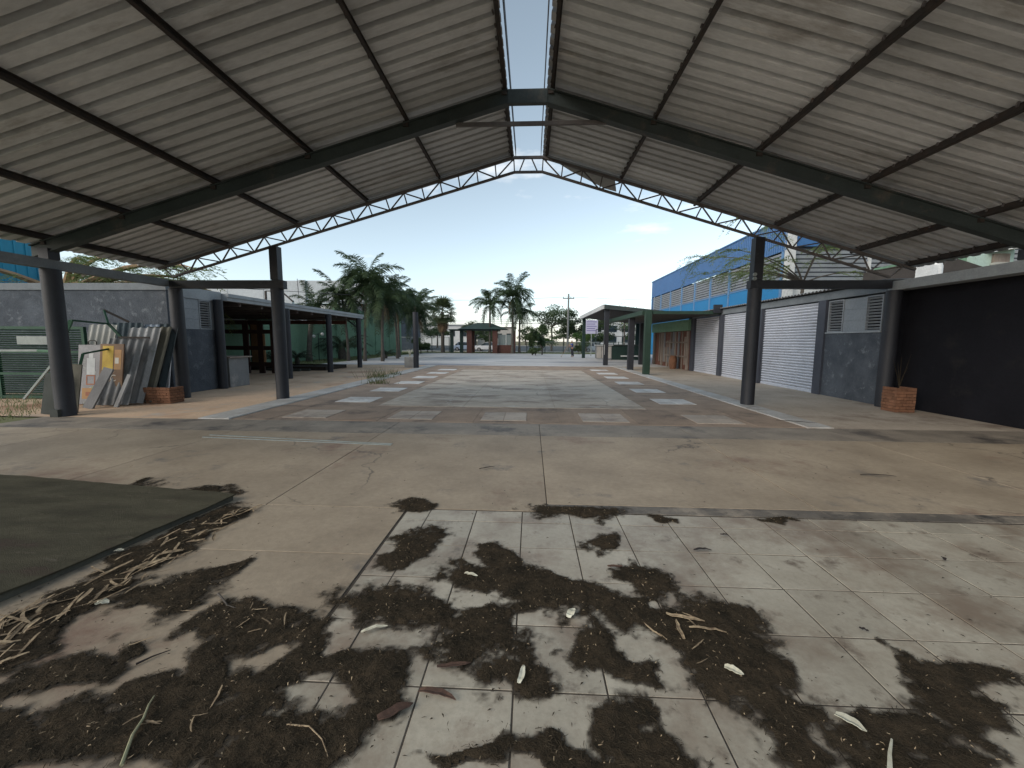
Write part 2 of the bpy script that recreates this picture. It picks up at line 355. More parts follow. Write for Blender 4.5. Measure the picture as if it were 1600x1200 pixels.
# ------------------------------------------------------------------ mesh helpers
class MB:
    def __init__(s):
        s.v, s.f = [], []

    def add(s, vs, fs):
        o = len(s.v)
        s.v += [tuple(p) for p in vs]
        s.f += [tuple(i + o for i in f) for f in fs]
        return s

    def box(s, x0, x1, y0, y1, z0, z1):
        return s.add([(x0, y0, z0), (x1, y0, z0), (x1, y1, z0), (x0, y1, z0), (x0, y0, z1), (x1, y0, z1), (x1, y1, z1), (x0, y1, z1)],
                     [(0, 3, 2, 1), (4, 5, 6, 7), (0, 1, 5, 4), (1, 2, 6, 5), (2, 3, 7, 6), (3, 0, 4, 7)])

    def cbox(s, x0, x1, y0, y1, z0, z1, c=0.01):
        """box with chamfered upper edges and vertical corners kept sharp"""
        vs = [(x0, y0, z0), (x1, y0, z0), (x1, y1, z0), (x0, y1, z0),
              (x0, y0, z1 - c), (x1, y0, z1 - c), (x1, y1, z1 - c), (x0, y1, z1 - c),
              (x0 + c, y0 + c, z1), (x1 - c, y0 + c, z1), (x1 - c, y1 - c, z1), (x0 + c, y1 - c, z1)]
        fs = [(0, 3, 2, 1), (8, 9, 10, 11)]
        for i in range(4):
            j = (i + 1) % 4
            fs += [(i, j, 4 + j, 4 + i), (4 + i, 4 + j, 8 + j, 8 + i)]
        return s.add(vs, fs)

    def obox(s, c, u, v, w):
        """oriented box: centre and three half-axis vectors"""
        c, u, v, w = map(Vector, (c, u, v, w))
        vs = [c - u - v - w, c + u - v - w, c + u + v - w, c - u + v - w, c - u - v + w, c + u - v + w, c + u + v + w, c - u + v + w]
        return s.add(vs, [(0, 3, 2, 1), (4, 5, 6, 7), (0, 1, 5, 4), (1, 2, 6, 5), (2, 3, 7, 6), (3, 0, 4, 7)])

    def bar(s, a, b, w, h, up=(0, 0, 1)):
        a, b = Vector(a), Vector(b)
        d = (b - a)
        L = d.length
        d.normalize()
        x = d.cross(Vector(up))
        if x.length < 1e-4:
            x = d.cross(Vector((0, 1, 0)))
        x.normalize()
        z = x.cross(d)
        return s.obox((a + b) / 2, d * L / 2, x * w / 2, z * h / 2)

    def tube(s, pts, rs, n=10, cap=True):
        pts = [Vector(p) for p in pts]
        if not hasattr(rs, '__len__'):
            rs = [rs] * len(pts)
        o = len(s.v)
        ref = None
        for i, p in enumerate(pts):
            t = (pts[min(i + 1, len(pts) - 1)] - pts[max(i - 1, 0)]).normalized()
            if ref is None:
                ref = t.orthogonal().normalized()
            ref = (ref - t * ref.dot(t)).normalized()
            b = t.cross(ref)
            for k in range(n):
                a = 2 * PI * k / n
                s.v.append(tuple(p + (ref * math.cos(a) + b * math.sin(a)) * rs[i]))
        for i in range(len(pts) - 1):
            for k in range(n):
                k2 = (k + 1) % n
                s.f.append((o + i * n + k, o + i * n + k2, o + (i + 1) * n + k2, o + (i + 1) * n + k))
        if cap:
            s.f.append(tuple(o + k for k in reversed(range(n))))
            s.f.append(tuple(o + (len(pts) - 1) * n + k for k in range(n)))
        return s

    def prism(s, poly, axis, a, b):
        """polygon of 2-D points pulled along an axis from a to b"""
        def P(p, t):
            return {'x': (t, p[0], p[1]), 'y': (p[0], t, p[1]), 'z': (p[0], p[1], t)}[axis]
        n = len(poly)
        vs = [P(p, a) for p in poly] + [P(p, b) for p in poly]
        fs = [tuple(reversed(range(n))), tuple(range(n, 2 * n))] + [(i, (i + 1) % n, n + (i + 1) % n, n + i) for i in range(n)]
        return s.add(vs, fs)

    def mesh(s, name):
        me = bpy.data.meshes.new(name)
        me.from_pydata(s.v, [], s.f)
        return me

    def build(s, name, m, parent=None, smooth=False, fix=True):
        me = s.mesh(name)
        if fix and len(s.f) < 60000:
            bm = bmesh.new()
            bm.from_mesh(me)
            bmesh.ops.recalc_face_normals(bm, faces=bm.faces)
            bm.to_mesh(me)
            bm.free()
        return link(name, me, m, parent, smooth)


def link(name, me, m, parent=None, smooth=False, loc=None, rot=None):
    if m is not None and not me.materials:
        me.materials.append(MATS[m] if isinstance(m, str) else m)
    if smooth:
        me.polygons.foreach_set('use_smooth', [True] * len(me.polygons))
        me.set_sharp_from_angle(angle=rad(40))
    o = bpy.data.objects.new(name, me)
    COL.objects.link(o)
    if parent is not None:
        o.parent = parent
        o.matrix_parent_inverse = Matrix.Translation(-Vector(parent.location)) if parent.type == 'EMPTY' and parent.get('at_base') else Matrix.Identity(4)
    if loc is not None:
        o.location = loc
    if rot is not None:
        o.rotation_euler = rot
    return o


def tag(o, label=None, cat=None, group=None, kind=None):
    if label:
        o['label'] = label
    if cat:
        o['category'] = cat
    if group:
        o['group'] = group
    if kind:
        o['kind'] = kind
    return o


def thing(name, label, cat, base=(0, 0, 0), group=None, local=False, rz=0):
    """an Empty at the thing's base. Parts are given in world coordinates unless local=True"""
    e = bpy.data.objects.new(name, None)
    e.empty_display_size = 0.3
    COL.objects.link(e)
    e.location = base
    e.rotation_euler = (0, 0, rz)
    if not local:
        e['at_base'] = 1
    return tag(e, label, cat, group)


def copy_tree(o, parent=None):
    c = o.copy()
    COL.objects.link(c)
    if parent is not None:
        c.parent = parent
        c.matrix_parent_inverse = o.matrix_parent_inverse.copy()
    for ch in [k for k in bpy.data.objects if k.parent == o]:
        copy_tree(ch, c)
    return c


_cp, _sp, _cy, _sy = math.cos(PITCH), math.sin(PITCH), math.cos(YAW), math.sin(YAW)


def gp(px, py):
    """survey: where a point seen on the ground lies, in metres (world x, y)"""
    x, y = px - 800, py - 600
    cr, sr = math.cos(-ROLL), math.sin(-ROLL)
    x, y = x * cr - y * sr, x * sr + y * cr
    u, xr = -y / FPX, x / FPX
    yf, zz = _cp + u * _sp, u * _cp - _sp
    t = -CAM_H / zz
    return (xr * _cy - yf * _sy) * t, (xr * _sy + yf * _cy) * t


# ------------------------------------------------------------------ ground, floors, drive, street
def sheet(name, m, x0, x1, y0, y1, z, parent=None, kind='structure', thick=0.0):
    b = MB()
    if thick:
        b.box(x0, x1, y0, y1, z - thick, z)
    else:
        b.add([(x0, y0, z), (x1, y0, z), (x1, y1, z), (x0, y1, z)], [(0, 1, 2, 3)])
    o = b.build(name, m, parent, fix=False)
    if parent is None and kind:
        o['kind'] = kind
    return o


sheet('ground', 'soil', -700, 700, -60, 1400, -0.045)
floor = sheet('concrete_floor', 'grout', -10.4, 9.75, -9, 8.05, -0.007)
# cast slabs with open joints between them
xs = [-10.4, -8.2, -5.45, -2.68, 0.18, 2.9, 5.65, 9.75]
ys = [3.83, 7.02]


def slab(x0, x1, y0, y1, m='concrete_floor', z=0.0, parent=None, name='floor_slab'):
    b = MB()
    g = 0.005
    b.cbox(x0 + g, x1 - g, y0 + g, y1 - g, z - 0.03, z, 0.002)
    return b.build(name, m, parent or floor, fix=False)


for i in range(len(xs) - 1):
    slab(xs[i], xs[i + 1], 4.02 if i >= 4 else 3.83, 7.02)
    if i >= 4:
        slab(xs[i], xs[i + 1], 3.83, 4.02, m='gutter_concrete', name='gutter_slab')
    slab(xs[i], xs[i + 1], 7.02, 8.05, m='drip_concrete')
# slabs left of the tiled patch and behind the camera
for x0, x1 in ((-10.4, -6.4), (-6.4, -3.6), (-3.6, -1.22)):
    for y0, y1 in ((2.95, 3.83), (0.2, 2.95), (-3.0, 0.2), (-6, -3), (-9, -6)):
        slab(x0, x1, y0, y1)
for x0, x1 in ((-1.22, 2.9), (2.9, 6), (6, 9.75)):
    for y0, y1 in ((-3.0, -0.49), (-6, -3), (-9, -6)):
        slab(x0, x1, y0, y1)
# tiles, 45 cm, the far row cut
T, TX, TY = 0.45, -0.067, 1.764
tile_rows = [(TY + j * T, TY + (j + 1) * T) for j in range(-5, 4)] + [(TY + 4 * T, 3.80)]
tile_meshes = {}
for r, (y0, y1) in enumerate(tile_rows):
    for i in range(-3, 22):
        x0, x1 = TX + i * T, TX + (i + 1) * T
        if i == -3:
            x0 = -1.20
        g = 0.0045
        key = (round(x1 - x0, 3), round(y1 - y0, 3))
        if key not in tile_meshes:
            w, d = (x1 - x0) / 2 - g, (y1 - y0) / 2 - g
            tile_meshes[key] = MB().cbox(-w, w, -d, d, -0.03, 0.0, 0.0015).mesh('tile')
        t = link('tile', tile_meshes[key], 'floor_tile', floor,
                 loc=((x0 + x1) / 2, (y0 + y1) / 2, 0.004 + R.uniform(-0.0015, 0.0015)),
                 rot=(R.uniform(-.003, .003), R.uniform(-.003, .003), R.uniform(-.002, .002)))

# courtyard beyond the roof: brown mortar field, pale slab in the middle, white tile squares, kerbs, terraces
sheet('grout_bed', 'grout', -1.21, 9.75, TY - 5 * T, 3.815, 0.0005, parent=floor)
court = sheet('courtyard', 'brown_mortar', -6.75, 5.55, 8.05, 27.2, -0.005)
terr_l = sheet('terrace_paving', 'terrace_floor', -18.0, -6.75, 8.05, 27.2, -0.004)
terr_r = sheet('side_paving', 'side_paving', 5.55, 9.75, 8.05, 33.0, -0.004)
sheet('soil_bed', 'lawn', -30.0, -10.4, -9, 8.05, -0.03)
cx = [-3.92, -1.72, 0.62, 2.88]
cy = [10.05, 11.0, 15.3, 19.6, 23.2]
for i in range(3):
    for j in range(4):
        slab(cx[i], cx[i + 1], cy[j], cy[j + 1], 'pale_slab', 0.003, court, 'pale_slab')
# brown mortar strips between the squares at the near edge, cut into slabs
for (x0, x1) in ((-6.7, -5.5), (-4.3, -3.2), (-1.95, -1.18), (0.05, 0.62), (0.62, 1.0), (2.2, 3.35), (4.55, 5.5)):
    slab(x0, x1, 8.12, 9.98, 'brown_mortar', 0.0, court, 'mortar_slab')


def square(cxx, cyy, m, s=0.98):
    h = s / 2
    for a in (0, 1):
        for b_ in (0, 1):
            x0, y0 = cxx - h + a * h, cyy - h + b_ * h
            b = MB().cbox(x0 + .006, x0 + h - .006, y0 + .006, y0 + h - .006, -0.03, 0.004 + R.uniform(-.001, .001), 0.003)
            b.build('white_tile', m, court, fix=False)


for X, m in ((-4.89, 'faded_tile'), (-2.58, 'faded_tile'), (-0.57, 'faded_tile'), (1.59, 'faded_tile'), (3.94, 'faded_tile')):
    square(X, 8.85, m)
for Y in (11.08, 13.45, 15.8, 18.2, 20.7, 23.1):
    square(-4.82, Y, 'white_tile')
for Y in (11.43, 13.93, 16.5, 19.0, 21.3, 23.7):
    square(3.98, Y, 'white_tile')
for x0, x1, y0, y1 in ((-7.0, -6.32, 8.05, 27.2), (5.45, 5.95, 8.05, 28.0)):
    k = 0
    while y0 < y1:
        e = min(y0 + 1.9, y1)
        kb = MB().cbox(x0, x1, y0 + .006, e - .006, -0.03, 0.022, 0.012).build('kerb_stone', 'kerb', court, fix=False)
        y0 = e
drive = sheet('driveway', 'drive', -19, 16, 27.2, 54.5, -0.016)
for y0, y1 in ((27.3, 31.2), (31.2, 36.0), (36.0, 42), (42, 48.2)):
    for x0, x1 in ((-16, -9.3), (-9.3, -2.8), (-2.8, 4.0), (4.0, 10.4)):
        slab(x0, x1, y0, y1, 'drive', 0.0, drive, 'drive_slab')
lawn = sheet('front_lawn', 'lawn', -60, 60, 54.5, 61.5, -0.02)
sheet('street_pavement', 'kerb', -160, 160, 61.5, 63.6, 0.06, thick=0.1)
street = sheet('street', 'asphalt', -260, 260, 63.6, 140, -0.02)
for k in range(-20, 21):
    MB().box(k * 6.0, k * 6.0 + 3, 74.0, 74.25, -0.03, -0.012).build('lane_mark', 'white_paint', street, fix=False)
sheet('far_kerb', 'kerb', -260, 260, 140, 141, 0.10, thick=0.2)

# rain groove cut into the floor left of the middle
g0, g1 = gp(318, 689), gp(612, 698)
b = MB()
b.bar((g0[0], g0[1], 0.004), (g1[0], g1[1], 0.004), 0.035, 0.012)
b.bar((g0[0], g0[1] + .16, 0.004), (g1[0], g1[1] + .07, 0.004), 0.03, 0.012)
tag(b.build('floor_rail', 'grey_tube'), 'flat grey metal rail let into the concrete floor left of middle', 'floor rail')


# ------------------------------------------------------------------ the canopy: frames, truss, purlins, sheets, columns
GL, GR, SL, SR = -0.50, 0.26, 0.283, 0.30
Z0 = 6.42


def zl(x):
    return Z0 - SL * (GL - x)


def zr(x):
    return Z0 - SR * (x - GR)


def zroof(x):
    return zl(x) if x < GL else (zr(x) if x > GR else Z0)


XL, XR, YT, YB = -10.0, 9.3, 11.0, 8.2
canopy = thing('canopy', 'large open shed roof of grey corrugated sheets on dark round columns', 'shed roof', (-0.1, 6, 0))


def col_round(x, y, h, r=0.18, parent=None, m='column_navy', name='column', lean=0.0, n=20):
    b = MB()
    hs = [0, 0.02, h * .25, h * .5, h * .75, h]
    b.tube([(x, y, z) for z in hs], [r * 1.02] + [r * (1 + R.uniform(-.012, .012)) for _ in hs[1:]], n)
    return b.build(name, m, parent, smooth=True)


for x, y, h in ((XL + .08, YT, 3.06), (XL - .09, YB, 3.1), (XL - .08, 3.7, 3.1), (-7.0, YT, 3.07), (5.81, YT, 3.06)):
    col_round(x, y, h, r=.165, parent=canopy)
MB().box(XL - .20, XL - .02, YB - .22, YB - .05, 0, 0.16).build('foot_block', 'board_dark', canopy)
# upper posts that carry truss and beam
MB().box(-7.11, -6.89, YT - .11, YT + .11, 3.29, 4.18).build('post', 'column_navy', canopy)
MB().box(5.70, 5.93, YT - .11, YT + .11, 3.27, 4.34).build('post', 'column_navy', canopy)
MB().box(XL - .19, XL + .03, YB - .11, YB + .11, 3.30, 3.52).build('post', 'column_navy', canopy)
MB().box(9.2, 9.42, YB - .11, YB + .11, 3.25, 3.44).build('post', 'column_navy', canopy)
MB().box(XL - .19, XL + .03, 3.59, 3.81, 3.30, 3.52).build('post', 'column_navy', canopy)
for dz in (0, .105):
    MB().tube([(5.72, YT - .15, 3.3 + dz), (5.72, YT - .10, 3.3 + dz)], 0.045, 12).build('bolt_cap', 'grey_tube', canopy, smooth=True)
# tie beams between outer and inner columns, ring beam on the left
MB().box(XL + .0, -6.84, YT - .10, YT + .10, 3.07, 3.28).build('tie_beam', 'column_navy', canopy)
MB().box(5.64, 9.16, YT - .10, YT + .10, 3.06, 3.265).build('tie_beam', 'column_navy', canopy)
MB().box(-6.82, -6.74, YT - .13, YT + .05, 3.05, 3.27).build('bracket', 'column_navy', canopy)
MB().box(XL - .18, XL + .0, 3.2, YT - .1, 3.11, 3.30).build('ring_beam', 'beam_grey', canopy)
# truss at the front
truss = MB().bar((-10.35, YT, zl(-10.35) - .03), (GL, YT, Z0 - .03), 0.07, 0.06).build('truss', 'truss_steel', canopy)
for a, c in (((GL, Z0 - .03), (GR, Z0 - .03)), ((GR, Z0 - .03), (9.75, zr(9.75) - .03))):
    MB().bar((a[0], YT, a[1]), (c[0], YT, c[1]), 0.07, 0.06).build('chord', 'truss_steel', truss)
D = 0.39
bl0, bl1, br1, br0 = (-9.95, zl(-9.95) - .36), (GL + .02, Z0 - D), (GR - .02, Z0 - D), (9.15, zr(9.15) - .40)
for a, c in ((bl0, bl1), (bl1, br1), (br1, br0)):
    MB().bar((a[0], YT, a[1]), (c[0], YT, c[1]), 0.07, 0.05).build('chord', 'truss_steel', truss)


def lerp(a, c, t):
    return (a[0] + (c[0] - a[0]) * t, YT, a[1] + (c[1] - a[1]) * t)


def web(a, c, n):
    for k in range(n + 1):
        t = k / n
        lo_, hi_ = lerp(a[0], a[1], t), lerp(c[0], c[1], t)
        MB().bar(lo_, hi_, 0.03, 0.028, up=(0, 1, 0)).build('web', 'truss_steel', truss)
        if k < n:
            t2 = (k + 1) / n
            if k % 2 == 0:
                p, q = hi_, lerp(a[0], a[1], t2)
            else:
                p, q = lo_, lerp(c[0], c[1], t2)
            MB().bar((p[0], YT + .012, p[2]), (q[0], YT + .012, q[2]), 0.03, 0.028, up=(0, 1, 0)).build('web', 'truss_steel', truss)


web((bl0, bl1), ((-10.2, zl(-10.2) - .05), (GL, Z0 - .05)), 20)
web((br0, br1), ((9.45, zr(9.45) - .05), (GR, Z0 - .05)), 18)
for p, q in (((-.36, Z0 - D), (-.22, Z0 - .05)), ((.12, Z0 - D), (-.04, Z0 - .05))):
    MB().bar((p[0], YT, p[1]), (q[0], YT, q[1]), 0.03, 0.028, up=(0, 1, 0)).build('web', 'truss_steel', truss)


# solid rafters
def rafter(y, d=0.27, w=0.16):
    for a, c in (((-10.42, zl(-10.42)), (GL, Z0)), ((GR, Z0), (9.9, zr(9.9)))):
        t = 0.02
        poly = [(a[0], a[1] - d), (c[0], c[1] - d), (c[0], c[1] - t), (a[0], a[1] - t)]
        b = MB()
        b.prism(poly, 'y', y - .035, y + .035)
        for zz in (0, d - .03):   # flanges
            fl = [(a[0], a[1] - d + zz - .012), (c[0], c[1] - d + zz - .012), (c[0], c[1] - d + zz + .012), (a[0], a[1] - d + zz + .012)]
            b.prism(fl, 'y', y - w / 2, y + w / 2)
        b.build('rafter', 'frame_green', canopy)
    MB().box(GL + .003, GR - .003, y - .05, y + .05, Z0 - d, Z0 - .02).build('rafter', 'frame_green', canopy)
    MB().box(-1.5, 1.45, y + .04, y + .09, Z0 - .62, Z0 - .55).build('tie_bar', 'truss_steel', canopy)


rafter(YB)
rafter(3.7)
# cleats on the rafter under each purlin
PL = [GL - .06, -2.46, -4.42, -6.38, -8.36, -10.12]
PR_ = [GR + .06, 2.25, 4.22, 6.22, 8.30, 9.55]
ROOF_Y0, ROOF_Y1 = 3.5, 11.30  # near roof end cut short so open sky brightens the floor and ceiling
for X in PL + PR_:
    s = SL if X < 0 else -SR
    z = zroof(X)
    b = MB()
    u = Vector((1, 0, s)).normalized()
    w = Vector((-u.z, 0, u.x))
    c = Vector((X, (ROOF_Y0 + ROOF_Y1) / 2, z)) + w * 0.062
    b.obox(c, u * .005, Vector((0, (ROOF_Y1 - ROOF_Y0) / 2 - .04, 0)), w * .062)
    b.obox(c + u * .022 + w * .057, u * .027, Vector((0, (ROOF_Y1 - ROOF_Y0) / 2 - .04, 0)), w * .005)
    b.obox(c + u * .022 - w * .057, u * .027, Vector((0, (ROOF_Y1 - ROOF_Y0) / 2 - .04, 0)), w * .004)
    b.build('purlin', 'steel_dark', canopy)
    # hook bolts that hold the sheets, one by each rib
    hb_ = MB()
    yy = ROOF_Y0 + .2
    while yy < ROOF_Y1 - .1:
        dx_ = R.uniform(-.008, .008)
        hb_.obox(c + u * (-.022 + dx_) + Vector((0, yy - (ROOF_Y0 + ROOF_Y1) / 2, 0)) + w * R.uniform(.03, .05), u * .014, Vector((0, .012, 0)), w * R.uniform(.02, .035))
        yy += .26 + R.uniform(-.02, .02)
    hb_.build('hook_bolts', 'truss_steel', canopy)['kind'] = 'stuff'
    # cleat where purlin crosses the rafter
    MB().box(X - .05, X + .05, YB - .07, YB + .07, z - .10, z - .004).build('cleat', 'steel_dark', canopy)


# corrugated sheets: wide pans and narrow upstanding ribs, 26 cm pitch, four ribs to a sheet
def sheet_mesh(L, seed):
    rr = random.Random(seed)
    prof = []
    P = 0.26
    for k in range(4):
        o = k * P
        prof += [(o + .000, 0.0), (o + .158, 0.004), (o + .166, 0.155), (o + .242, 0.157), (o + .250, 0.004)]
    prof += [(4 * P + .03, 0.0)]
    n = len(prof)
    rows = 7
    vs, fs = [], []
    for side in (0, 1):
        for i in range(rows):
            t = i / (rows - 1)
            for (y, z) in prof:
                sag = -0.012 * math.sin(PI * t) + rr.uniform(-.0015, .0015)
                vs.append((t * L, y, z + sag + side * .008))
    for i in range(rows - 1):
        for j in range(n - 1):
            a = i * n + j
            fs.append((a, a + 1, a + n + 1, a + n))
            a += rows * n
            fs.append((a, a + n, a + n + 1, a + 1))
    o = rows * n
    for j in range(n - 1):
        fs.append((j, o + j, o + j + 1, j + 1))
        a = (rows - 1) * n + j
        fs.append((a, a + 1, o + a + 1, o + a))
    for i in range(rows - 1):
        a = i * n
        fs.append((a, a + n, o + a + n, o + a))
        a = i * n + n - 1
        fs.append((a, o + a, o + a + n, a + n))
    me = bpy.data.meshes.new('roof_sheet')
    me.from_pydata(vs, [], fs)
    me.validate()
    return me


WSH = 1.04
nsh = int(round((ROOF_Y1 - ROOF_Y0) / WSH))
for sgn, S, G, ends in ((-1, SL, GL, (0.08, -1.0, 4.02, 8.0, 10.15)), (1, SR, GR, (0.03, 4.05, 8.15, 9.75))):
    ang = math.atan(S)
    if sgn < 0:
        rows_ = [(0.07, 4.14), (3.90, 8.12), (7.88, 10.30)]
    else:
        rows_ = [(0.05, 4.20), (3.96, 8.28), (8.04, 9.80)]
    for ri, (d0, d1) in enumerate(rows_):
        L = (d1 - d0) / math.cos(ang)
        ms = [sheet_mesh(L, 100 * ri + q + (50 if sgn > 0 else 0)) for q in range(2)]
        for k in range(nsh):
            y0 = ROOF_Y1 - (k + 1) * WSH
            me = ms[k % 2]
            # local x runs down the slope; place by matrix
            dx = Vector((sgn * math.cos(ang), 0, -math.sin(ang)))
            up = Vector((sgn * math.sin(ang), 0, math.cos(ang)))
            dy = Vector((0, 1, 0))
            lift = 0.128 + (2 - ri) * .010 + (k % 2) * 0.003 + R.uniform(-.002, .003)
            org = Vector((G + sgn * (d0 - .10), y0, Z0 - S * (d0 - .10)))
            org = org + up * lift
            M4 = Matrix(((dx.x, dy.x, up.x, org.x), (dx.y, dy.y, up.y, org.y), (dx.z, dy.z, up.z, org.z), (0, 0, 0, 1)))
            o = link('roof_sheet', me, 'fibre_cement', canopy)
            o.matrix_parent_inverse = Matrix.Translation(-Vector(canopy.location))
            o.matrix_basis = M4 @ Matrix.Rotation(R.uniform(-.004, .004), 4, 'Y') @ Matrix.Rotation(R.uniform(-.002, .002), 4, 'Z')
# flat closing plates (pale) along the front truss and above the rafter
for sgn, S, x0, x1 in ((-1, SL, -10.3, GL), (1, SR, GR, 9.7)):
    MB().bar((x0, YT + .12, zroof(x0) + .085), (x1, YT + .12, zroof(x1) + .085), 0.10, 0.012).build('closing_strip', 'beam_light', canopy)
for X in (GL + .035, GR - .06):
    MB().box(X, X + .012, ROOF_Y0, ROOF_Y1, Z0 + .10, Z0 + .35).build('ridge_flashing', 'steel_dark', canopy)
MB().box(-10.735, -10.72, ROOF_Y0, ROOF_Y1, zl(-10.73) + .16, zl(-10.73) + .33).build('eave_closer', 'fibre_cement', canopy)
MB().box(9.985, 10.0, ROOF_Y0, ROOF_Y1, zr(9.99) + .16, zr(9.99) + .33).build('eave_closer', 'fibre_cement', canopy)
# a cracked piece of sheet hanging down by the truss
b = MB()
b.add([(.55, YT + .2, zr(.55) + .06), (2.15, YT + .2, zr(2.15) + .04), (2.2, YT + .22, zr(2.2) - .24), (1.9, YT + .24, zr(1.9) - .24), (1.0, YT + .24, zr(1.0) - .06)], [(0, 1, 2, 3, 4)])
b.add([(.55, YT + .21, zr(.55) + .06), (2.15, YT + .21, zr(2.15) + .04), (2.2, YT + .23, zr(2.2) - .24), (1.9, YT + .25, zr(1.9) - .24), (1.0, YT + .25, zr(1.0) - .06)], [(4, 3, 2, 1, 0)])
b.build('broken_sheet', 'fibre_cement', canopy)


# ------------------------------------------------------------------ left: grey rendered block, terrace roof, green wall
def louvre(parent, x, y0, y1, z0, z1, face, n=11, m='smooth_panel', axis='x'):
    """a framed opening with tilted slats; face = +1 looks towards +x, -1 towards -x"""
    fr = MB()
    t = 0.035
    d = 0.06
    xa, xb = sorted((x - face * d, x + face * 0.012))
    fr.box(xa, xb, y0, y0 + t, z0, z1)
    fr.box(xa, xb, y1 - t, y1, z0, z1)
    fr.box(xa, xb, y0 + t, y1 - t, z0, z0 + t)
    fr.box(xa, xb, y0 + t, y1 - t, z1 - t, z1)
    f = fr.build('louvre', m, parent)
    MB().box(min(x - face * .075, x - face * .065), max(x - face * .075, x - face * .065), y0, y1, z0, z1).build('backing', 'void', f)
    me = None
    for k in range(n):
        zc = z0 + t + (z1 - z0 - 2 * t) * (k + .5) / n
        s_ = MB().bar((x - face * .022, y0 + t, zc), (x - face * .022, y1 - t, zc), 0.012, 0.058, up=(face * 0.75, 0, 0.66))
        s_.build('slat', m, f)
    return f


blk = thing('rendered_block', 'low grey roughcast block building with louvred vents behind the leaning sheets', 'building', (-16, 12.4, 0))
BX, BY0, BY1 = -10.62, 11.45, 13.45
# front wall, parapet moulding
MB().box(-30, BX - .0, BY0, BY0 + .18, 0, 3.08).build('wall', 'rough_plaster', blk)
MB().box(-30, BX + .03, BY0 - .035, BY0 + .2, 3.083, 3.28).build('coping', 'beam_grey', blk)
MB().box(-30, BX - .6, BY0 - .02, BY0 - .002, 1.60, 1.66).build('render_line', 'rough_plaster', blk)
# side wall: rough render below, smooth panels and louvres above
MB().box(BX - .18, BX, BY0 + .182, BY1, 0, 1.98).build('wall', 'rough_plaster', blk)
MB().box(BX - .18, BX + .02, BY0 + .205, BY1 + .1, 2.93, 3.26).build('coping', 'beam_light', blk)
louvre(blk, BX, 11.68, 12.05, 1.985, 2.925, 1)
louvre(blk, BX, 12.58, 13.04, 1.985, 2.925, 1)
MB().box(BX - .17, BX - .004, 13.045, 13.45, 1.985, 2.925).build('wall', 'smooth_panel', blk)
for k in range(3):
    MB().cbox(BX - .12, BX - .004, 12.055, 12.575, 1.985 + k * .3135, 1.985 + k * .3135 + .309, .004).build('panel', 'smooth_panel', blk)
MB().box(-30, BX - .182, BY0 + .21, 26, 3.0, 3.1).build('roof', 'roof_dark', blk)
MB().box(-30, BX - .182, BY1 + .02, BY1 + .17, 0, 3.0).build('wall', 'rough_plaster', blk)

ter = thing('terrace_roof', 'long flat terrace roof with pale fascia on slim dark columns, beside green wall', 'terrace', (-13.5, 19, 0))
MB().box(-10.62, -10.40, 13.56, 24.75, 2.98, 3.10).build('fascia', 'beam_light', ter)
MB().box(-10.66, -10.36, 13.56, 24.80, 3.103, 3.22).build('fascia', 'beam_light', ter)
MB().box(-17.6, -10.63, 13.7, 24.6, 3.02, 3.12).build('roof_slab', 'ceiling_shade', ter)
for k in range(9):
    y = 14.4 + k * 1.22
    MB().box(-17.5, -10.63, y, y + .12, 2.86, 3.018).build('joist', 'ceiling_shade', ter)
MB().box(-17.5, -11.3, 24.35, 24.5, 2.62, 2.855).build('end_beam', 'brick_dark', ter)
MB().box(-17.6, -17.4, 13.7, 24.3, 2.66, 2.86).build('end_beam', 'beam_light', ter)
for x, y in ((-10.48, 13.22), (-10.42, 16.9), (-10.42, 20.5), (-10.45, 24.2)):
    col_round(x, y, 2.98, r=0.14, parent=ter, n=16)
for x, y in ((-16.9, 23.9), (-16.9, 18.5)):
    col_round(x, y, 2.64, r=0.15, parent=ter, n=14)
MB().bar((-10.5, 24.2, 2.4), (-11.1, 24.2, 2.85), .07, .07).build('brace', 'column_navy', ter)

cnt = thing('service_counter', 'plain grey counter with thin worn top beside the grey block', 'counter', (-10.9, 13.9, 0))
MB().box(-11.5, -10.42, 13.46, 14.42, 0, 1.02).build('body', 'counter_grey', cnt)
MB().cbox(-11.6, -10.34, 13.43, 14.52, 1.023, 1.065, .01).build('counter_top', 'wood_old', cnt)

shelf = thing('shelf_frame', 'dark brown open wooden frame with square openings behind grey counter', 'wooden frame', (-14.3, 19.4, 0))
sx0, sx1, sy = -15.4, -12.7, 19.4
for x in (sx0, -14.1, -13.35, sx1):
    MB().box(x - .14, x + .14, sy, sy + .09, 0, 2.6).build('upright', 'wood_dark', shelf)
for z in (0.45, 1.25, 2.05, 2.5):
    MB().box(sx0 + .142, sx1 - .142, sy + .02, sy + .075, z - .1, z + .1).build('rail', 'wood_dark', shelf)
for z0_, z1_ in ((1.36, 1.94), (0.56, 1.14)):
    MB().box(-13.2, -13.1, sy - .02, sy + .015, z0_, z1_).build('trim', 'wood_tan', shelf)
post = MB().box(-16.45, -16.18, 23.35, 23.5, 0, 2.62)
post.box(-16.62, -16.46, 23.36, 23.49, 0, 2.6)
tag(post.build('timber_post', 'wood_tan'), 'light orange timber post with dark edge standing under terrace roof', 'post')

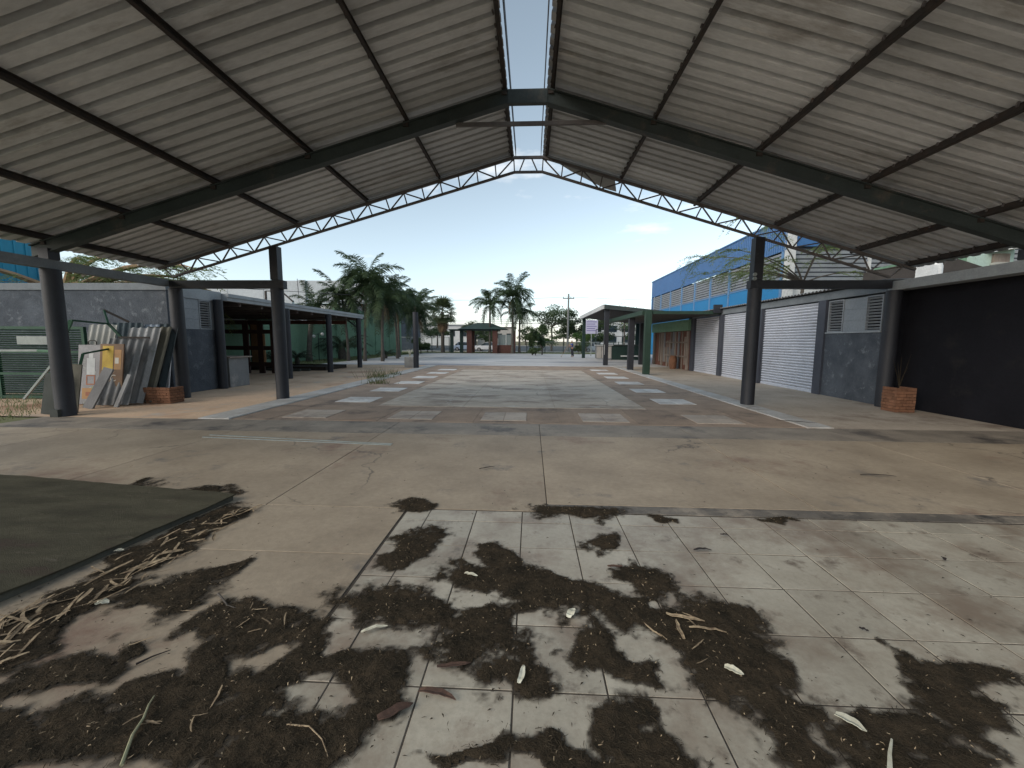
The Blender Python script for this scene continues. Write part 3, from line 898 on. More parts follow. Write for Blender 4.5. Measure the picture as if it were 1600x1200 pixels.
bed = thing('planting_bed', 'low black edged bed of bare dark earth under terrace roof', 'planter bed', (-14, 22.5, 0))
MB().box(-16.2, -11.2, 21.5, 21.62, 0, .2).build('edging', 'soil_black', bed)
MB().box(-16.2, -11.2, 23.9, 24.02, 0, .2).build('edging', 'soil_black', bed)
MB().box(-16.2, -16.08, 21.62, 23.9, 0, .2).build('edging', 'soil_black', bed)
MB().box(-11.32, -11.2, 21.62, 23.9, 0, .2).build('edging', 'soil_black', bed)
b = MB()
nx, ny = 24, 12
for j in range(ny + 1):
    for i in range(nx + 1):
        x, y = -16.06 + 4.7 * i / nx, 21.64 + 2.24 * j / ny
        b.v.append((x, y, .13 + .13 * max(0, noise.noise((x * .8, y * .8, 3))) + .05 * noise.noise((x * 3, y * 3, 1))))
for j in range(ny):
    for i in range(nx):
        a = j * (nx + 1) + i
        b.f.append((a, a + 1, a + nx + 2, a + nx + 1))
b.build('earth', 'soil_black', bed)
for k, (x, y, L) in enumerate(((-13.0, 20.9, 1.6), (-12.4, 21.1, 1.1), (-13.8, 21.2, .9))):
    tag(MB().obox((x, y, .06 + .0 * k), (L / 2, .1 * (k - 1), 0), (0, .07, 0), (0, 0, .05)).build('timber_offcut', 'board_dark'),
        ['longest dark timber offcut lying before the black earth bed', 'shorter dark timber offcut lying right of the long one by the bed',
         'small dark timber offcut lying left before the black earth bed'][k], 'timber', 'timber offcuts by the bed')

gw = thing('green_wall', 'tall plain green boundary wall running back along the left side', 'wall', (-18.2, 38, 0))
for k in range(8):
    y0 = 18 + k * 4.7
    MB().box(-18.25, -18.0, y0, y0 + 4.69, 0, (3.05 if y0 < 34 else 4.75) + R.uniform(-.03, .03)).build('wall_bay', 'green_wall', gw)
    MB().box(-18.0, -17.93, y0 - .12, y0 + .12, 0, 3.0 if y0 < 35 else 4.6).build('pier', 'green_wall', gw)
MB().box(-30, -18.26, 24.8, 25.0, 0, 3.0).build('wall_bay', 'green_wall', gw)
# lawn under the wall
sheet('wall_border', 'lawn', -18.0, -14.6, 24.7, 54, 0.004)
# pale lamp globes on a post before the green wall
lp = thing('globe_lamp', 'thin garden lamp post with two small white globes before the green wall', 'lamp post', (-16.9, 31.5, 0))
MB().tube([(-16.9, 31.5, 0), (-16.9, 31.5, 2.2)], .035, 8).build('post', 'dark_green_post', lp)
MB().bar((-17.25, 31.5, 2.05), (-16.55, 31.5, 2.2), .03, .03).build('arm', 'dark_green_post', lp)
for x, z in ((-17.25, 1.95), (-16.55, 2.12)):
    me = bpy.data.meshes.new('globe')
    bm = bmesh.new()
    bmesh.ops.create_icosphere(bm, subdivisions=2, radius=.13)
    bm.to_mesh(me)
    bm.free()
    o = link('globe', me, 'white_paint', lp, smooth=True, loc=(x, 31.5, z))

# big white hangar far left, blue tank wall
hg = thing('white_hangar', 'large flat fronted white hangar rising behind the terrace roof', 'building', (-48, 62, 0))
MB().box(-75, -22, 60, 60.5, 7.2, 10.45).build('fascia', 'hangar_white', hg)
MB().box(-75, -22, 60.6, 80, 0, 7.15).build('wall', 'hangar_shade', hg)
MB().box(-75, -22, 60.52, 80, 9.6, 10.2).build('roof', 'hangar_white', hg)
for x in (-34.2, -55):
    MB().box(x - .5, x + .5, 59.7, 59.95, 0, 10.5).build('pillar', 'hangar_white', hg)
    MB().bar((x - .7, 59.8, 10.7), (x - .55, 59.8, 7.2), .06, .06).build('downpipe', 'hangar_shade', hg)
for k in range(9):
    MB().box(-74 + k * 5.6, -73.95 + k * 5.6, 59.96, 59.998, 7.25, 10.4).build('seam', 'pale_wall', hg)
for x in (-31, -28.5):
    MB().box(x - .9, x + .9, 60.5, 60.59, 2.5, 6.9).build('door', 'pale_wall', hg)
gt = thing('roof_pole_frame', 'thin dark steel pole and stay rising behind the terrace roof', 'pole', (-22, 30, 0))
MB().bar((-20.0, 30, 0), (-20.0, 30, 5.3), .12, .12, up=(0, 1, 0)).build('pole', 'steel_dark', gt)
MB().bar((-18.8, 30, 5.3), (-17.9, 30, 4.5), .09, .09).build('stay', 'steel_dark', gt)
MB().bar((-18.8, 30, 0), (-18.8, 30, 5.3), .07, .07, up=(0, 1, 0)).build('pole', 'steel_dark', gt)
MB().bar((-20, 30, 5.28), (-18.8, 30, 5.28), .07, .05).build('top_rail', 'steel_dark', gt)

tank = thing('blue_steel_silo', 'tall ribbed cyan blue metal silo behind the grey block, far left', 'silo', (-23.6, 16.5, 0))
MB().tube([(-23.6, 16.5, z) for z in (0, 2, 4, 6.3)], 2.3, 40).build('shell', 'cyan_tank', tank, smooth=True)
for k in range(40):
    a = 2 * PI * k / 40
    MB().box(-.03, .03, -.03, .03, 0, 6.25).build('rib', 'cyan_tank', tank).matrix_basis = Matrix.Translation((-23.6 + 2.31 * math.cos(a), 16.5 + 2.31 * math.sin(a), 0)) @ Matrix.Rotation(a, 4, 'Z')
far = MB().box(-60, -24, 40, 40.4, 0, 5.6)
tag(far.build('white_boundary_wall', 'hangar_white'), 'pale boundary wall glimpsed under the left eaves beyond the block', 'wall')


# ------------------------------------------------------------------ clutter by the left column
def wavy(w, L, th=.006, wave=.177, amp=.026, n=None):
    n = int(w / wave * 8)
    vs, fs = [], []
    for s_ in (0, 1):
        for j in range(2):
            for i in range(n + 1):
                x = -w / 2 + w * i / n
                vs.append((x, amp * math.cos(2 * PI * x / wave) + s_ * th, j * L))
    m_ = n + 1
    for i in range(n):
        fs.append((i, i + 1, m_ + i + 1, m_ + i))
        a = 2 * m_
        fs.append((a + i, a + m_ + i, a + m_ + i + 1, a + i + 1))
        fs.append((i, a + i, a + i + 1, i + 1))
        fs.append((m_ + i, m_ + i + 1, a + m_ + i + 1, a + m_ + i))
    for i in (0, n):
        fs.append((i, m_ + i, 3 * m_ + i, 2 * m_ + i))
    b = MB()
    b.add(vs, fs)
    return b


def leaning(name, b, m, base, tilt, rz, label, cat, roll=0.0, group=None):
    """foot at base, tipped back by tilt degrees, turned by rz"""
    o = b.build(name, m, smooth=False)
    o.matrix_world = Matrix.Translation(base) @ Matrix.Rotation(rad(rz), 4, 'Z') @ Matrix.Rotation(-rad(tilt), 4, 'X') @ Matrix.Rotation(rad(roll), 4, 'Y')
    return tag(o, label, cat, group)


LG = 'roof sheets leaning by the left column'
leaning('corrugated_sheet', wavy(0.80, 1.82), 'old_sheet', (-10.42, 9.42, 0.03), 25, 12, 'front grey corrugated sheet, lowest of the stack leaning by the left column', 'corrugated sheet', group=LG)
leaning('corrugated_sheet', wavy(0.78, 2.12), 'old_sheet', (-10.30, 9.70, 0.03), 24, 10, 'grey corrugated sheet standing taller just behind the front one of the stack', 'corrugated sheet', group=LG)
leaning('corrugated_sheet', wavy(0.62, 2.16), 'board_olive', (-10.10, 9.86, 0.03), 24.5, 8, 'weathered olive corrugated sheet third back in the leaning stack', 'corrugated sheet', group=LG)
leaning('corrugated_sheet', wavy(0.50, 2.2), 'teal_sheet', (-9.98, 10.12, 0.03), 21, 6, 'darkest sheet at the back right of the leaning stack, beside the column', 'corrugated sheet', group=LG)
leaning('corrugated_sheet', wavy(1.1, 2.08), 'blue_sheet', (-10.85, 10.9, 0.03), 10, 0, 'upright pale blue corrugated sheet against the grey block wall', 'corrugated sheet', group=LG)
leaning('corrugated_sheet', wavy(0.8, 2.12), 'cream_sheet', (-12.25, 10.55, 0.03), 16, 3, 'cream corrugated sheet leaning behind the grey bottle poster board', 'corrugated sheet', group=LG)
leaning('corrugated_sheet', wavy(0.9, 2.15), 'teal_sheet', (-11.55, 10.70, 0.03), 13, 2, 'dark teal corrugated sheet between the cream and the blue ones', 'corrugated sheet', group=LG)
b = MB().obox((0, 0, .52), (.13, 0, 0), (0, .02, 0), (0, 0, .52))
leaning('plank', b, 'plank_grey', (-10.58, 9.05, 0.0), 22, 0, 'short wide grey plank propped against the front corrugated sheet', 'plank', roll=12)
b = MB().obox((0, 0, .42), (.05, 0, 0), (0, .02, 0), (0, 0, .42))
leaning('plank', b, 'old_sheet', (-10.12, 9.28, 0.0), 21, 0, 'narrow pale batten propped low on the corrugated stack', 'plank', roll=8)
b = MB()
b.bar((-10.55, 9.62, 2.0), (-9.9, 9.95, 2.0), .03, .03)
# strap over the stack
tag(MB().bar((-10.75, 10.10, 1.70), (-10.02, 10.22, 1.70), .025, .05).build('strap_bar', 'steel_dark'), 'thin dark bar lying across the top of the corrugated stack', 'bar')


def board(name, label, cx, y, w, h, th, m, tilt=6, rz=0, prints=()):
    e = thing(name, label, 'signboard', (cx, y, 0), local=True)
    e.rotation_euler = (-rad(tilt), 0, rad(rz))
    b = MB().box(-w / 2, w / 2, 0, th, 0.01, h)
    p = b.build('panel', m, e)
    for (nm, mm, x0, x1, z0, z1, dy) in prints:
        MB().box(x0, x1, -dy, -.0005, z0, z1).build(nm, mm, p)
    return e, p


bd, p1 = board('bottle_poster_board', 'worn grey poster board with faded bottle print and metal handle', -11.22, 9.62, .62, 1.52, .03, 'poster_grey', 7, 0,
               [('frame_print', 'poster_red', -.08, .16, .5, .53, .004), ('frame_print', 'poster_red', -.08, .16, .72, .75, .004),
                ('frame_print', 'poster_red', -.08, -.05, .533, .717, .004), ('frame_print', 'poster_red', .13, .16, .533, .717, .004),
                ('label_print', 'poster_orange', -.18, .2, .14, .42, .004), ('label_print', 'poster_red', -.08, .1, .22, .32, .008),
                ('label_print', 'poster_green', .08, .24, .14, .46, .006), ('bottle_print', 'pale_wall', -.07, .15, .76, 1.18, .004),
                ('bottle_print', 'pale_wall', -.02, .1, 1.183, 1.36, .004)])
hb = MB()
hb.tube([(-.05, .015, 1.5), (-.05, .0, 1.6), (0, 0, 1.63), (.12, 0, 1.63), (.16, 0, 1.6), (.16, .015, 1.5)], .012, 8)
hb.build('handle', 'steel_dark', bd)
bd2, p2 = board('yellow_brown_poster_board', 'brown poster board with yellow panel and pale letters, beside the grey one', -10.62, 9.58, .62, 1.55, .03, 'poster_brown', 8, 0,
                [('yellow_print', 'poster_yellow', -.24, .05, .88, 1.5, .004), ('glass_print', 'poster_orange', .08, .26, .9, 1.4, .004),
                 ('foam_print', 'lettering', .10, .2, 1.05, 1.2, .007)])
tx = bpy.data.curves.new('lettering', 'FONT')
tx.body = 'SC'
tx.size = .24
tx.extrude = .002
tx.materials.append(MATS['lettering'])
tmp = bpy.data.objects.new('lettering_curve', tx)
COL.objects.link(tmp)
tme = bpy.data.meshes.new_from_object(tmp.evaluated_get(bpy.context.evaluated_depsgraph_get()))
bpy.data.objects.remove(tmp)
to = link('lettering', tme, None, p2)
to.matrix_parent_inverse = Matrix.Identity(4)
to.matrix_basis = Matrix.Translation((-.12, -.006, .58)) @ Matrix.Rotation(PI / 2, 4, 'X') @ Matrix.Rotation(rad(6), 4, 'Z')

# brick trough planter: perforated bricks stacked
def brick_box(name, label, x0, x1, y0, y1, h, nx, ny, nz, soil=True):
    e = thing(name, label, 'planter', ((x0 + x1) / 2, (y0 + y1) / 2, 0))
    core = MB().box(x0 + .03, x1 - .03, y0 + .03, y1 - .03, 0, h - .06)
    core.build('core', 'brick_dark', e)
    bz = h / nz
    for k in range(nz):
        off = .5 if k % 2 else 0
        for (ax, a0, a1, n, fixed, sgn) in (('x', x0, x1, nx, y0, -1), ('y', y0, y1, ny, x1, 1), ('y', y0, y1, ny, x0, -1)):
            wv = (a1 - a0) / n
            for i in range(-1, n):
                s0, s1 = a0 + (i + off) * wv, a0 + (i + 1 + off) * wv
                s0, s1 = max(s0, a0), min(s1, a1)
                if s1 - s0 < .02:
                    continue
                j = R.uniform(0, .012)
                q = MB()
                if ax == 'x':
                    q.cbox(s0 + .005, s1 - .005, fixed - j, fixed + .05, k * bz + .004, (k + 1) * bz - .004, .006)
                elif sgn > 0:
                    q.cbox(fixed - .05, fixed + j, s0 + .005, s1 - .005, k * bz + .004, (k + 1) * bz - .004, .006)
                else:
                    q.cbox(fixed - j, fixed + .05, s0 + .005, s1 - .005, k * bz + .004, (k + 1) * bz - .004, .006)
                q.build('brick', 'brick_red', e, fix=False)
    return e


brick_box('brick_trough', 'low red brick trough on the floor before the left corner column', -10.02, -9.30, 9.90, 10.32, .42, 4, 3, 6)
q = brick_box('brick_planter', 'square red brick planter at the foot of the dark wall on the right', 8.84, 9.28, 10.08, 10.50, .60, 3, 3, 8)
pl = MB()
for k in range(5):
    a = k * 1.3
    pl.tube([(9.06, 10.3, .6), (9.06 + .05 * math.cos(a), 10.3 + .05 * math.sin(a), .85), (9.06 + .16 * math.cos(a), 10.3 + .16 * math.sin(a), 1.1 + .08 * k)], [.008, .006, .002], 5)
tag(pl.build('dry_plant', 'twig'), 'few dry bare stems growing in the brick planter by the dark wall', 'plant')

# dark boards propped on the near left column
b = MB().obox((0, 0, .45), (.16, 0, 0), (0, .012, 0), (0, 0, .45))
leaning('dark_board', b, 'board_dark', (-10.62, 8.28, 0.0), 7, 0, 'narrow black board propped left of the near left column', 'board', roll=5)
b = MB().obox((0, 0, .55), (.17, 0, 0), (0, .012, 0), (0, 0, .55))
leaning('dark_board', b, 'board_olive', (-10.36, 8.50, 0.0), 7, 0, 'olive grey board standing between black board and near left column', 'board', roll=4)

# green louvred gate panel and tube frames
gg = thing('green_gate_panel', 'dark green louvred gate panel standing behind the near left column', 'gate panel', (-13.6, 10.4, 0))
for x in (-17.2, -14.6, -12.05):
    MB().box(x - .04, x + .04, 10.36, 10.44, 0, 1.98).build('stile', 'green_gate', gg)
for z in (0.06, .7, 1.3, 1.95):
    MB().box(-17.16, -12.09, 10.365, 10.435, z - .035, z + .035).build('rail', 'green_gate', gg)
for k in range(30):
    z = .12 + k * .061
    if min(abs(z - q_) for q_ in (.06, .7, 1.3, 1.95)) < .045:
        continue
    MB().bar((-17.16, 10.4, z), (-12.09, 10.4, z), .045, .01, up=(0, .6, .8)).build('slat', 'green_gate', gg)
MB().box(-13.9, -12.9, 10.33, 10.355, 1.50, 1.72).build('torn_plate', 'grey_tube', gg)
fr = thing('green_tube_frame', 'bent green and grey tube frame leaning by the near left column', 'tube frame', (-11.4, 9.2, 0))
MB().bar((-11.35, 9.05, 1.05), (-11.0, 9.25, 2.1), .07, .07).build('tube', 'green_tube', fr)
MB().bar((-12.1, 9.0, .22), (-11.35, 9.05, 1.05), .045, .045).build('tube', 'grey_tube', fr)
MB().bar((-11.35, 9.05, 1.02), (-11.2, 9.1, 0.0), .05, .05).build('tube', 'board_dark', fr)
MB().bar((-11.1, 9.1, 0), (-10.85, 9.3, 1.3), .05, .05).build('tube', 'green_gate', fr)
MB().bar((-13.4, 9.3, 1.36), (-12.05, 9.35, 1.37), .05, .05).build('tube', 'grey_tube', fr)
MB().bar((-12.08, 9.35, 1.37), (-11.25, 9.2, 1.36), .045, .045).build('tube', 'green_tube', fr)
MB().bar((-10.6, 10.2, 1.5), (-11.0, 10.1, 2.05), .05, .05).build('tube', 'green_gate', fr)
MB().bar((-11.3, 10.3, 2.42), (-10.85, 10.5, 2.12), .05, .05).build('tube', 'steel_dark', fr)
MB().bar((-11.0, 10.1, 2.05), (-11.3, 10.3, 2.42), .04, .04).build('tube', 'green_gate', fr)
MB().bar((-11.0, 9.25, 2.1), (-11.0, 10.1, 2.05), .04, .04).build('tube', 'green_gate', fr)
MB().bar((-10.85, 9.3, 1.3), (-10.6, 10.2, 1.5), .04, .04).build('tube', 'green_gate', fr)


# ------------------------------------------------------------------ right: dark wall, shutter block
rw = thing('dark_side_wall', 'near black side wall standing in for a dark unlit room under a pale grey beam, right edge', 'wall', (9.6, 4, 0))
MB().box(9.72, 9.9, -6, 11.2, 0, 3.02).build('wall', 'dark_unlit_room', rw)  # shallow wall, its colour standing in for the shade of a deep room
MB().box(9.24, 9.62, -6, 11.12, 3.02, 3.245).build('beam', 'beam_light', rw)
MB().box(9.63, 9.95, -6, 11.2, 3.03, 3.2).build('slab', 'roof_dark', rw)
MB().box(9.45, 9.715, 11.10, 11.21, 0, 3.015).build('return_wall', 'dark_unlit_room', rw)
col_round(9.33, 11.03, 3.02, r=.17, parent=rw)

sb = thing('shutter_block', 'long low grey building with three pale roller shutters on the right', 'building', (11, 17.5, 0))
SX = 9.40
MB().box(SX, SX + .2, 11.22, 13.45, 0, 1.96).build('wall', 'rough_plaster', sb)
MB().box(SX + .02, SX + .2, 11.22, 11.40, 1.963, 3.02).build('wall', 'smooth_panel', sb)
louvre(sb, SX + .02, 11.42, 11.98, 2.0, 2.98, -1)
louvre(sb, SX + .02, 12.80, 13.42, 2.0, 2.98, -1)
MB().box(SX - .03, SX + .2, 11.38, 13.45, 1.963, 1.998).build('sill', 'beam_light', sb)
for k in range(3):
    MB().cbox(SX + .03, SX + .18, 11.985, 12.795, 2.0 + k * .327, 2.0 + k * .327 + .322, .004).build('panel', 'smooth_panel', sb)
MB().box(SX - .03, SX + .22, 11.22, 24.3, 3.023, 3.26).build('lintel', 'beam_grey', sb)
# piers and shutters
for y0, y1 in ((13.452, 13.80), (17.02, 17.40), (20.45, 20.78), (23.85, 24.3)):
    MB().box(SX - .06, SX + .2, y0, y1, 0, 3.02).build('pier', 'frame_navy', sb)


def shutter(y0, y1, z1=3.0, z0=0.02):
    b = MB()
    n = 30
    P = (z1 - z0) / n
    prof = []
    for k in range(n):
        z = z0 + k * P
        prof += [(.012, z), (-.018, z + P * .22), (-.034, z + P * .5), (-.018, z + P * .78), (0.016, z + P * .97)]
    m_ = len(prof)
    vs = [(SX + .06 + p[0], y0, p[1]) for p in prof] + [(SX + .06 + p[0], y1, p[1]) for p in prof]
    b.add(vs, [(i, i + 1, m_ + i + 1, m_ + i) for i in range(m_ - 1)])
    s_ = b.build('roller_shutter', 'shutter', sb, smooth=True)
    MB().box(SX + .02, SX + .058, y0, y0 + .05, 0, z1).build('guide_rail', 'frame_navy', s_)
    MB().box(SX + .02, SX + .058, y1 - .05, y1, 0, z1).build('guide_rail', 'frame_navy', s_)
    MB().box(SX + .025, SX + .075, y0 + .052, y1 - .052, 0, .06).build('bottom_bar', 'shutter', s_)
    return s_


shutter(13.81, 17.01)
shutter(17.41, 20.44)
shutter(20.79, 23.84)
MB().box(SX + .07, SX + .2, 13.8, 23.85, 0, 3.0).build('wall', 'void', sb)
MB().box(SX + .21, 13.6, 11.3, 11.5, 0, 3.1).build('wall', 'rough_plaster', sb)
MB().box(13.4, 13.6, 11.52, 24.2, 0, 3.1).build('wall', 'rough_plaster', sb)
# corrugated roof edge
rs = wavy(13.0, 4.4, wave=.177, amp=.024).build('roof', 'old_sheet', sb)
rs.matrix_parent_inverse = Matrix.Identity(4)
rs.parent = sb
rs.matrix_parent_inverse = Matrix.Translation(-Vector(sb.location))
rs.matrix_basis = Matrix.Translation((SX - .18, 17.75, 3.325)) @ Matrix.Rotation(rad(-90), 4, 'Z') @ Matrix.Rotation(rad(-88.5), 4, 'X')

# green and navy pergola beyond the shutters
pg = thing('green_pergola', 'flat pergola canopy with one green and one dark column beyond the shutters', 'pergola', (7.5, 23, 0))
MB().box(5.71, 6.01, 20.65, 20.95, 0, 3.24).build('column', 'column_green', pg)
MB().box(5.70, 6.02, 23.96, 24.28, 0, 3.02).build('column', 'column_navy', pg)
MB().box(7.9, 8.2, 29.9, 30.2, 0, 3.0).build('column', 'column_navy', pg)
MB().box(5.62, 5.98, 20.99, 30.3, 3.03, 3.26).build('beam', 'column_green', pg)
MB().box(6.05, 9.36, 20.64, 20.94, 3.05, 3.2).build('beam', 'column_green', pg)
MB().box(5.99, 9.36, 20.95, 30.3, 3.10, 3.22).build('roof_slab', 'roof_dark', pg)
MB().box(8.95, 9.35, 20.5, 20.62, 3.1, 3.5).build('gusset', 'column_navy', pg)

# old timber stall front
st = thing('timber_stall', 'derelict stall front of old grey boards under a mossy green lintel', 'stall', (9.3, 27.5, 0))
MB().box(9.2, 9.5, 24.31, 31.5, 2.35, 3.0).build('lintel', 'green_wall', st)
MB().box(9.32, 9.5, 24.31, 31.5, 0, 2.34).build('wall', 'brick_dark', st)
y = 24.35
while y < 31.3:
    w = R.uniform(.10, .34)
    if R.random() < .84:
        z1_ = 2.3 if R.random() < .75 else R.uniform(1.2, 2.0)
        MB().box(9.24 + R.uniform(-.03, .03), 9.31, y, y + w * .86, R.choice((0, 0, .3)), z1_).build('board', R.choice(('wood_old', 'wood_old', 'wood_old', 'plank_grey')), st)
    y += w + R.uniform(0, .05)
for z in (.75, 1.6):
    MB().box(9.17, 9.20, 24.4, 28.2, z, z + .09).build('batten', 'wood_old', st)
tag(MB().tube([(8.85, 25.6, 0), (8.83, 25.6, .25), (8.85, 25.6, .55), (8.85, 25.6, .78), (8.85, 25.6, .82)], [.17, .22, .24, .17, .19], 16).build('clay_jar', 'brick_red', smooth=True),
    'reddish clay jar standing before the old timber stall boards', 'jar')

# pavilion with counters
pv = thing('open_pavilion', 'open pavilion with sloping grey roof on tall dark posts, right of centre', 'pavilion', (8, 35, 0))
b = MB()
b.prism([(5.0, 4.02), (5.0, 4.16), (11.5, 3.5), (11.5, 3.36)], 'y', 28.4, 41.5)
b.build('roof', 'roof_dark', pv)
MB().box(4.9, 4.995, 28.35, 41.55, 3.9, 4.2).build('fascia', 'pale_wall', pv)
b = MB()
b.prism([(5.0, 3.9), (5.0, 4.2), (11.5, 3.52), (11.5, 3.3)], 'y', 28.3, 28.398)
b.build('fascia', 'frame_green', pv)
for x, y, h in ((5.25, 28.75, 4.0), (5.3, 41.2, 4.0), (10.6, 41.2, 3.45), (11.2, 29, 3.4)):
    MB().box(x - .15, x + .15, y - .15, y + .15, 0, h).build('post', 'column_navy' if y < 35 else 'dark_green_post', pv)
MB().bar((5.3, 28.9, 2.7), (5.3, 30.2, 3.9), .08, .08).build('brace', 'column_navy', pv)
MB().box(5.12, 5.14, 28.59, 28.598, .75, 1.45).build('paper_strip', 'white_paint', pv)
b1 = thing('bar_counter', 'L shaped dark bar counter with pale grey doors under the pavilion', 'counter', (7.5, 37, 0))
MB().box(6.0, 7.4, 37.5, 38.0, .1, 1.3).build('front', 'counter_grey', b1)
for k in range(3):
    MB().box(6.05 + k * .45, 6.45 + k * .45, 37.46, 37.497, .15, 1.2).build('door', 'planter_stone', b1)
MB().box(5.9, 7.5, 37.4, 38.1, 1.303, 1.36).build('counter_top', 'pale_wall', b1)
MB().box(7.41, 10.5, 37.5, 38.0, 0, 1.3).build('front', 'dark_green_post', b1)
MB().box(7.51, 10.5, 37.4, 38.1, 1.303, 1.36).build('counter_top', 'board_dark', b1)
MB().box(8.2, 10.0, 37.3, 37.39, .3, .42).build('foot_rail', 'pale_wall', b1)
# glazed screen behind the bar
gs = thing('glazed_screen', 'dark framed glass screen behind the bar counter', 'screen', (9, 41.8, 0))
for k in range(6):
    x = 6.6 + k * .9
    MB().box(x - .03, x + .03, 41.75, 41.81, 0, 2.9).build('mullion', 'dark_green_post', gs)
for z in (0.03, 1.35, 2.2, 2.87):
    MB().box(6.6, 11.1, 41.76, 41.80, z - .03, z + .03).build('rail', 'dark_green_post', gs)
for k in range(5):
    MB().box(6.63 + k * .9, 7.47 + k * .9, 41.775, 41.782, .06, 1.32).build('pane', 'pale_glass', gs)


# ------------------------------------------------------------------ blue warehouse
wh = thing('blue_warehouse', 'long blue metal clad warehouse with pale louvre bands behind the shutters', 'warehouse', (24, 41, 0))
WX, WY0, WY1 = 16.0, 26.7, 55.4
MB().box(WX, WX + .2, WY0, WY1, 0, 5.55).build('wall', 'blue_wall', wh)
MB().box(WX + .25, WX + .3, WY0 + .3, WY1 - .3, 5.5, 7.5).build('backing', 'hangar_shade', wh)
# trapezoid cladding above
b = MB()
n = int((WY1 - WY0) / .25)
prof = []
for k in range(n):
    o = WY0 + k * .25
    prof += [(0, o), (0, o + .13), (-.035, o + .16), (-.035, o + .22)]
prof.append((0, WY1))
m_ = len(prof)
b.add([(WX - .05 + p[0], p[1], 7.45) for p in prof] + [(WX - .05 + p[0], p[1], 9.45) for p in prof], [(i, i + 1, m_ + i + 1, m_ + i) for i in range(m_ - 1)])
b.build('cladding', 'blue_cladding', wh)
MB().box(WX - .12, WX + .3, WY0, WY1, 9.453, 9.55).build('capping', 'blue_cladding', wh)
MB().box(WX - .02, WX + .2, WY1 - .3, WY1 + .1, 5.56, 9.44).build('corner_trim', 'blue_cladding', wh)
bays = [WY0 + .5 + k * ((WY1 - .4 - WY0 - .5) / 8) for k in range(9)]
for k in range(8):
    y0, y1 = bays[k] + .12, bays[k + 1] - .12
    f = MB().box(WX - .06, WX + .1, bays[k] - .12, bays[k] + .12, 0.0, 7.44).build('mullion', 'blue_frame', wh)
    lv = MB().box(WX - .04, WX + .1, y0, y1, 5.552, 5.66).build('louvre_band', 'blue_frame', wh)
    for q_ in range(8):
        z = 5.78 + q_ * .215
        MB().bar((WX + .02, y0, z), (WX + .02, y1, z), .02, .14, up=(-.5, 0, .86)).build('slat', 'pale_slat', lv)
MB().box(WX - .06, WX + .3, WY0 - .25, WY0 + .3, 0, 9.44).build('corner_pillar', 'pale_wall', wh)
# front face towards the yard
MB().box(WX + .31, 44, WY0, WY0 + .2, 0, 5.0).build('wall', 'pale_wall', wh)
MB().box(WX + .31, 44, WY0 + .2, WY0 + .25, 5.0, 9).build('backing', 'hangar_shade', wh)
for k in range(6):
    x0, x1 = WX + .4 + k * 4.6, WX + .4 + (k + 1) * 4.6 - .15
    lv = MB().box(x1 + .001, x1 + .149, WY0 - .04, WY0 + .1, 5.0, 7.6).build('louvre_band', 'pale_wall', wh)
    for q_ in range(9):
        z = 5.12 + q_ * .27
        MB().bar((x0, WY0 + .05, z), (x1, WY0 + .05, z), .02, .18, up=(0, -.5, .86)).build('slat', 'pale_slat', lv)
MB().prism([(WX + .31, 7.62), (44, 7.62), (44, 9.4), (30, 11.4), (WX + .31, 9.4)], 'y', WY0 - .08, WY0 + .19).build('cladding', 'blue_cladding', wh)
b = MB().prism([(WX + .21, 9.38), (30, 11.36), (44, 9.38), (44, 9.3), (30, 11.26), (WX + .21, 9.3)], 'y', WY0 + .26, WY1)
b.build('roof', 'hangar_white', wh)
MB().box(WX + .31, 44, WY1 - .2, WY1, 0, 9.29).build('wall', 'blue_wall', wh)

# small houses behind the right wall
mh = thing('mint_house', 'small mint green house front with white awning above the right wall', 'house', (17, 18, 0))
MB().prism([(16.27, 0), (17.6, 0), (17.6, 5.19), (17.1, 5.38), (16.27, 5.2)], 'y', 16.0, 20).build('wall', 'mint_wall', mh)
MB().prism([(16.62, 4.96), (17.56, 5.10), (17.12, 5.22)], 'y', 15.5, 15.99).build('awning', 'white_paint', mh)
MB().box(16.82, 17.36, 15.9, 15.99, 4.62, 4.94).build('window', 'wood_old', mh)
MB().box(16.78, 17.44, 15.8, 15.98, 4.40, 4.615).build('sill', 'cream_sheet', mh)
MB().box(15.9, 16.26, 16.3, 20, 0, 5.12).build('wall', 'green_wall', mh)
dh = thing('dark_roof_shed', 'dark roofed shed beside the white water tank, above right wall', 'shed', (14.6, 15.5, 0))
MB().prism([(13.9, 0), (15.4, 0), (15.4, 4.15), (14.0, 4.6), (13.9, 4.6)], 'y', 14.6, 18).build('body', 'roof_dark', dh)
tk = thing('white_water_tank', 'white rounded water tank and box standing above the right wall', 'water tank', (11.3, 12.2, 3.3))
MB().box(11.10, 11.32, 12.1, 12.5, 3.3, 3.86).build('box', 'white_paint', tk)
MB().tube([(11.47, 12.3, 3.3), (11.47, 12.3, 3.85), (11.47, 12.3, 4.0), (11.47, 12.3, 4.07)], [.15, .145, .1, .03], 18).build('tank', 'white_paint', tk, smooth=True)


# ------------------------------------------------------------------ carpeted platform and leaf litter in the foreground
c_pts = [gp(-260, 738), gp(372, 786), gp(-330, 1105)]
far_l, corner, near_l = c_pts
cu = (Vector((far_l[0], far_l[1], 0)) - Vector((corner[0], corner[1], 0))).normalized()
cv = (Vector((near_l[0], near_l[1], 0)) - Vector((corner[0], corner[1], 0))).normalized()
P0 = Vector((corner[0], corner[1], 0))
A, B_, C_ = P0, P0 + cu * 5.0, P0 + cv * 4.2
D_ = A + cu * 5.0 + cv * 4.2
plat = thing('carpeted_platform', 'low platform covered with dark grey green carpet, left foreground', 'platform', tuple(P0))


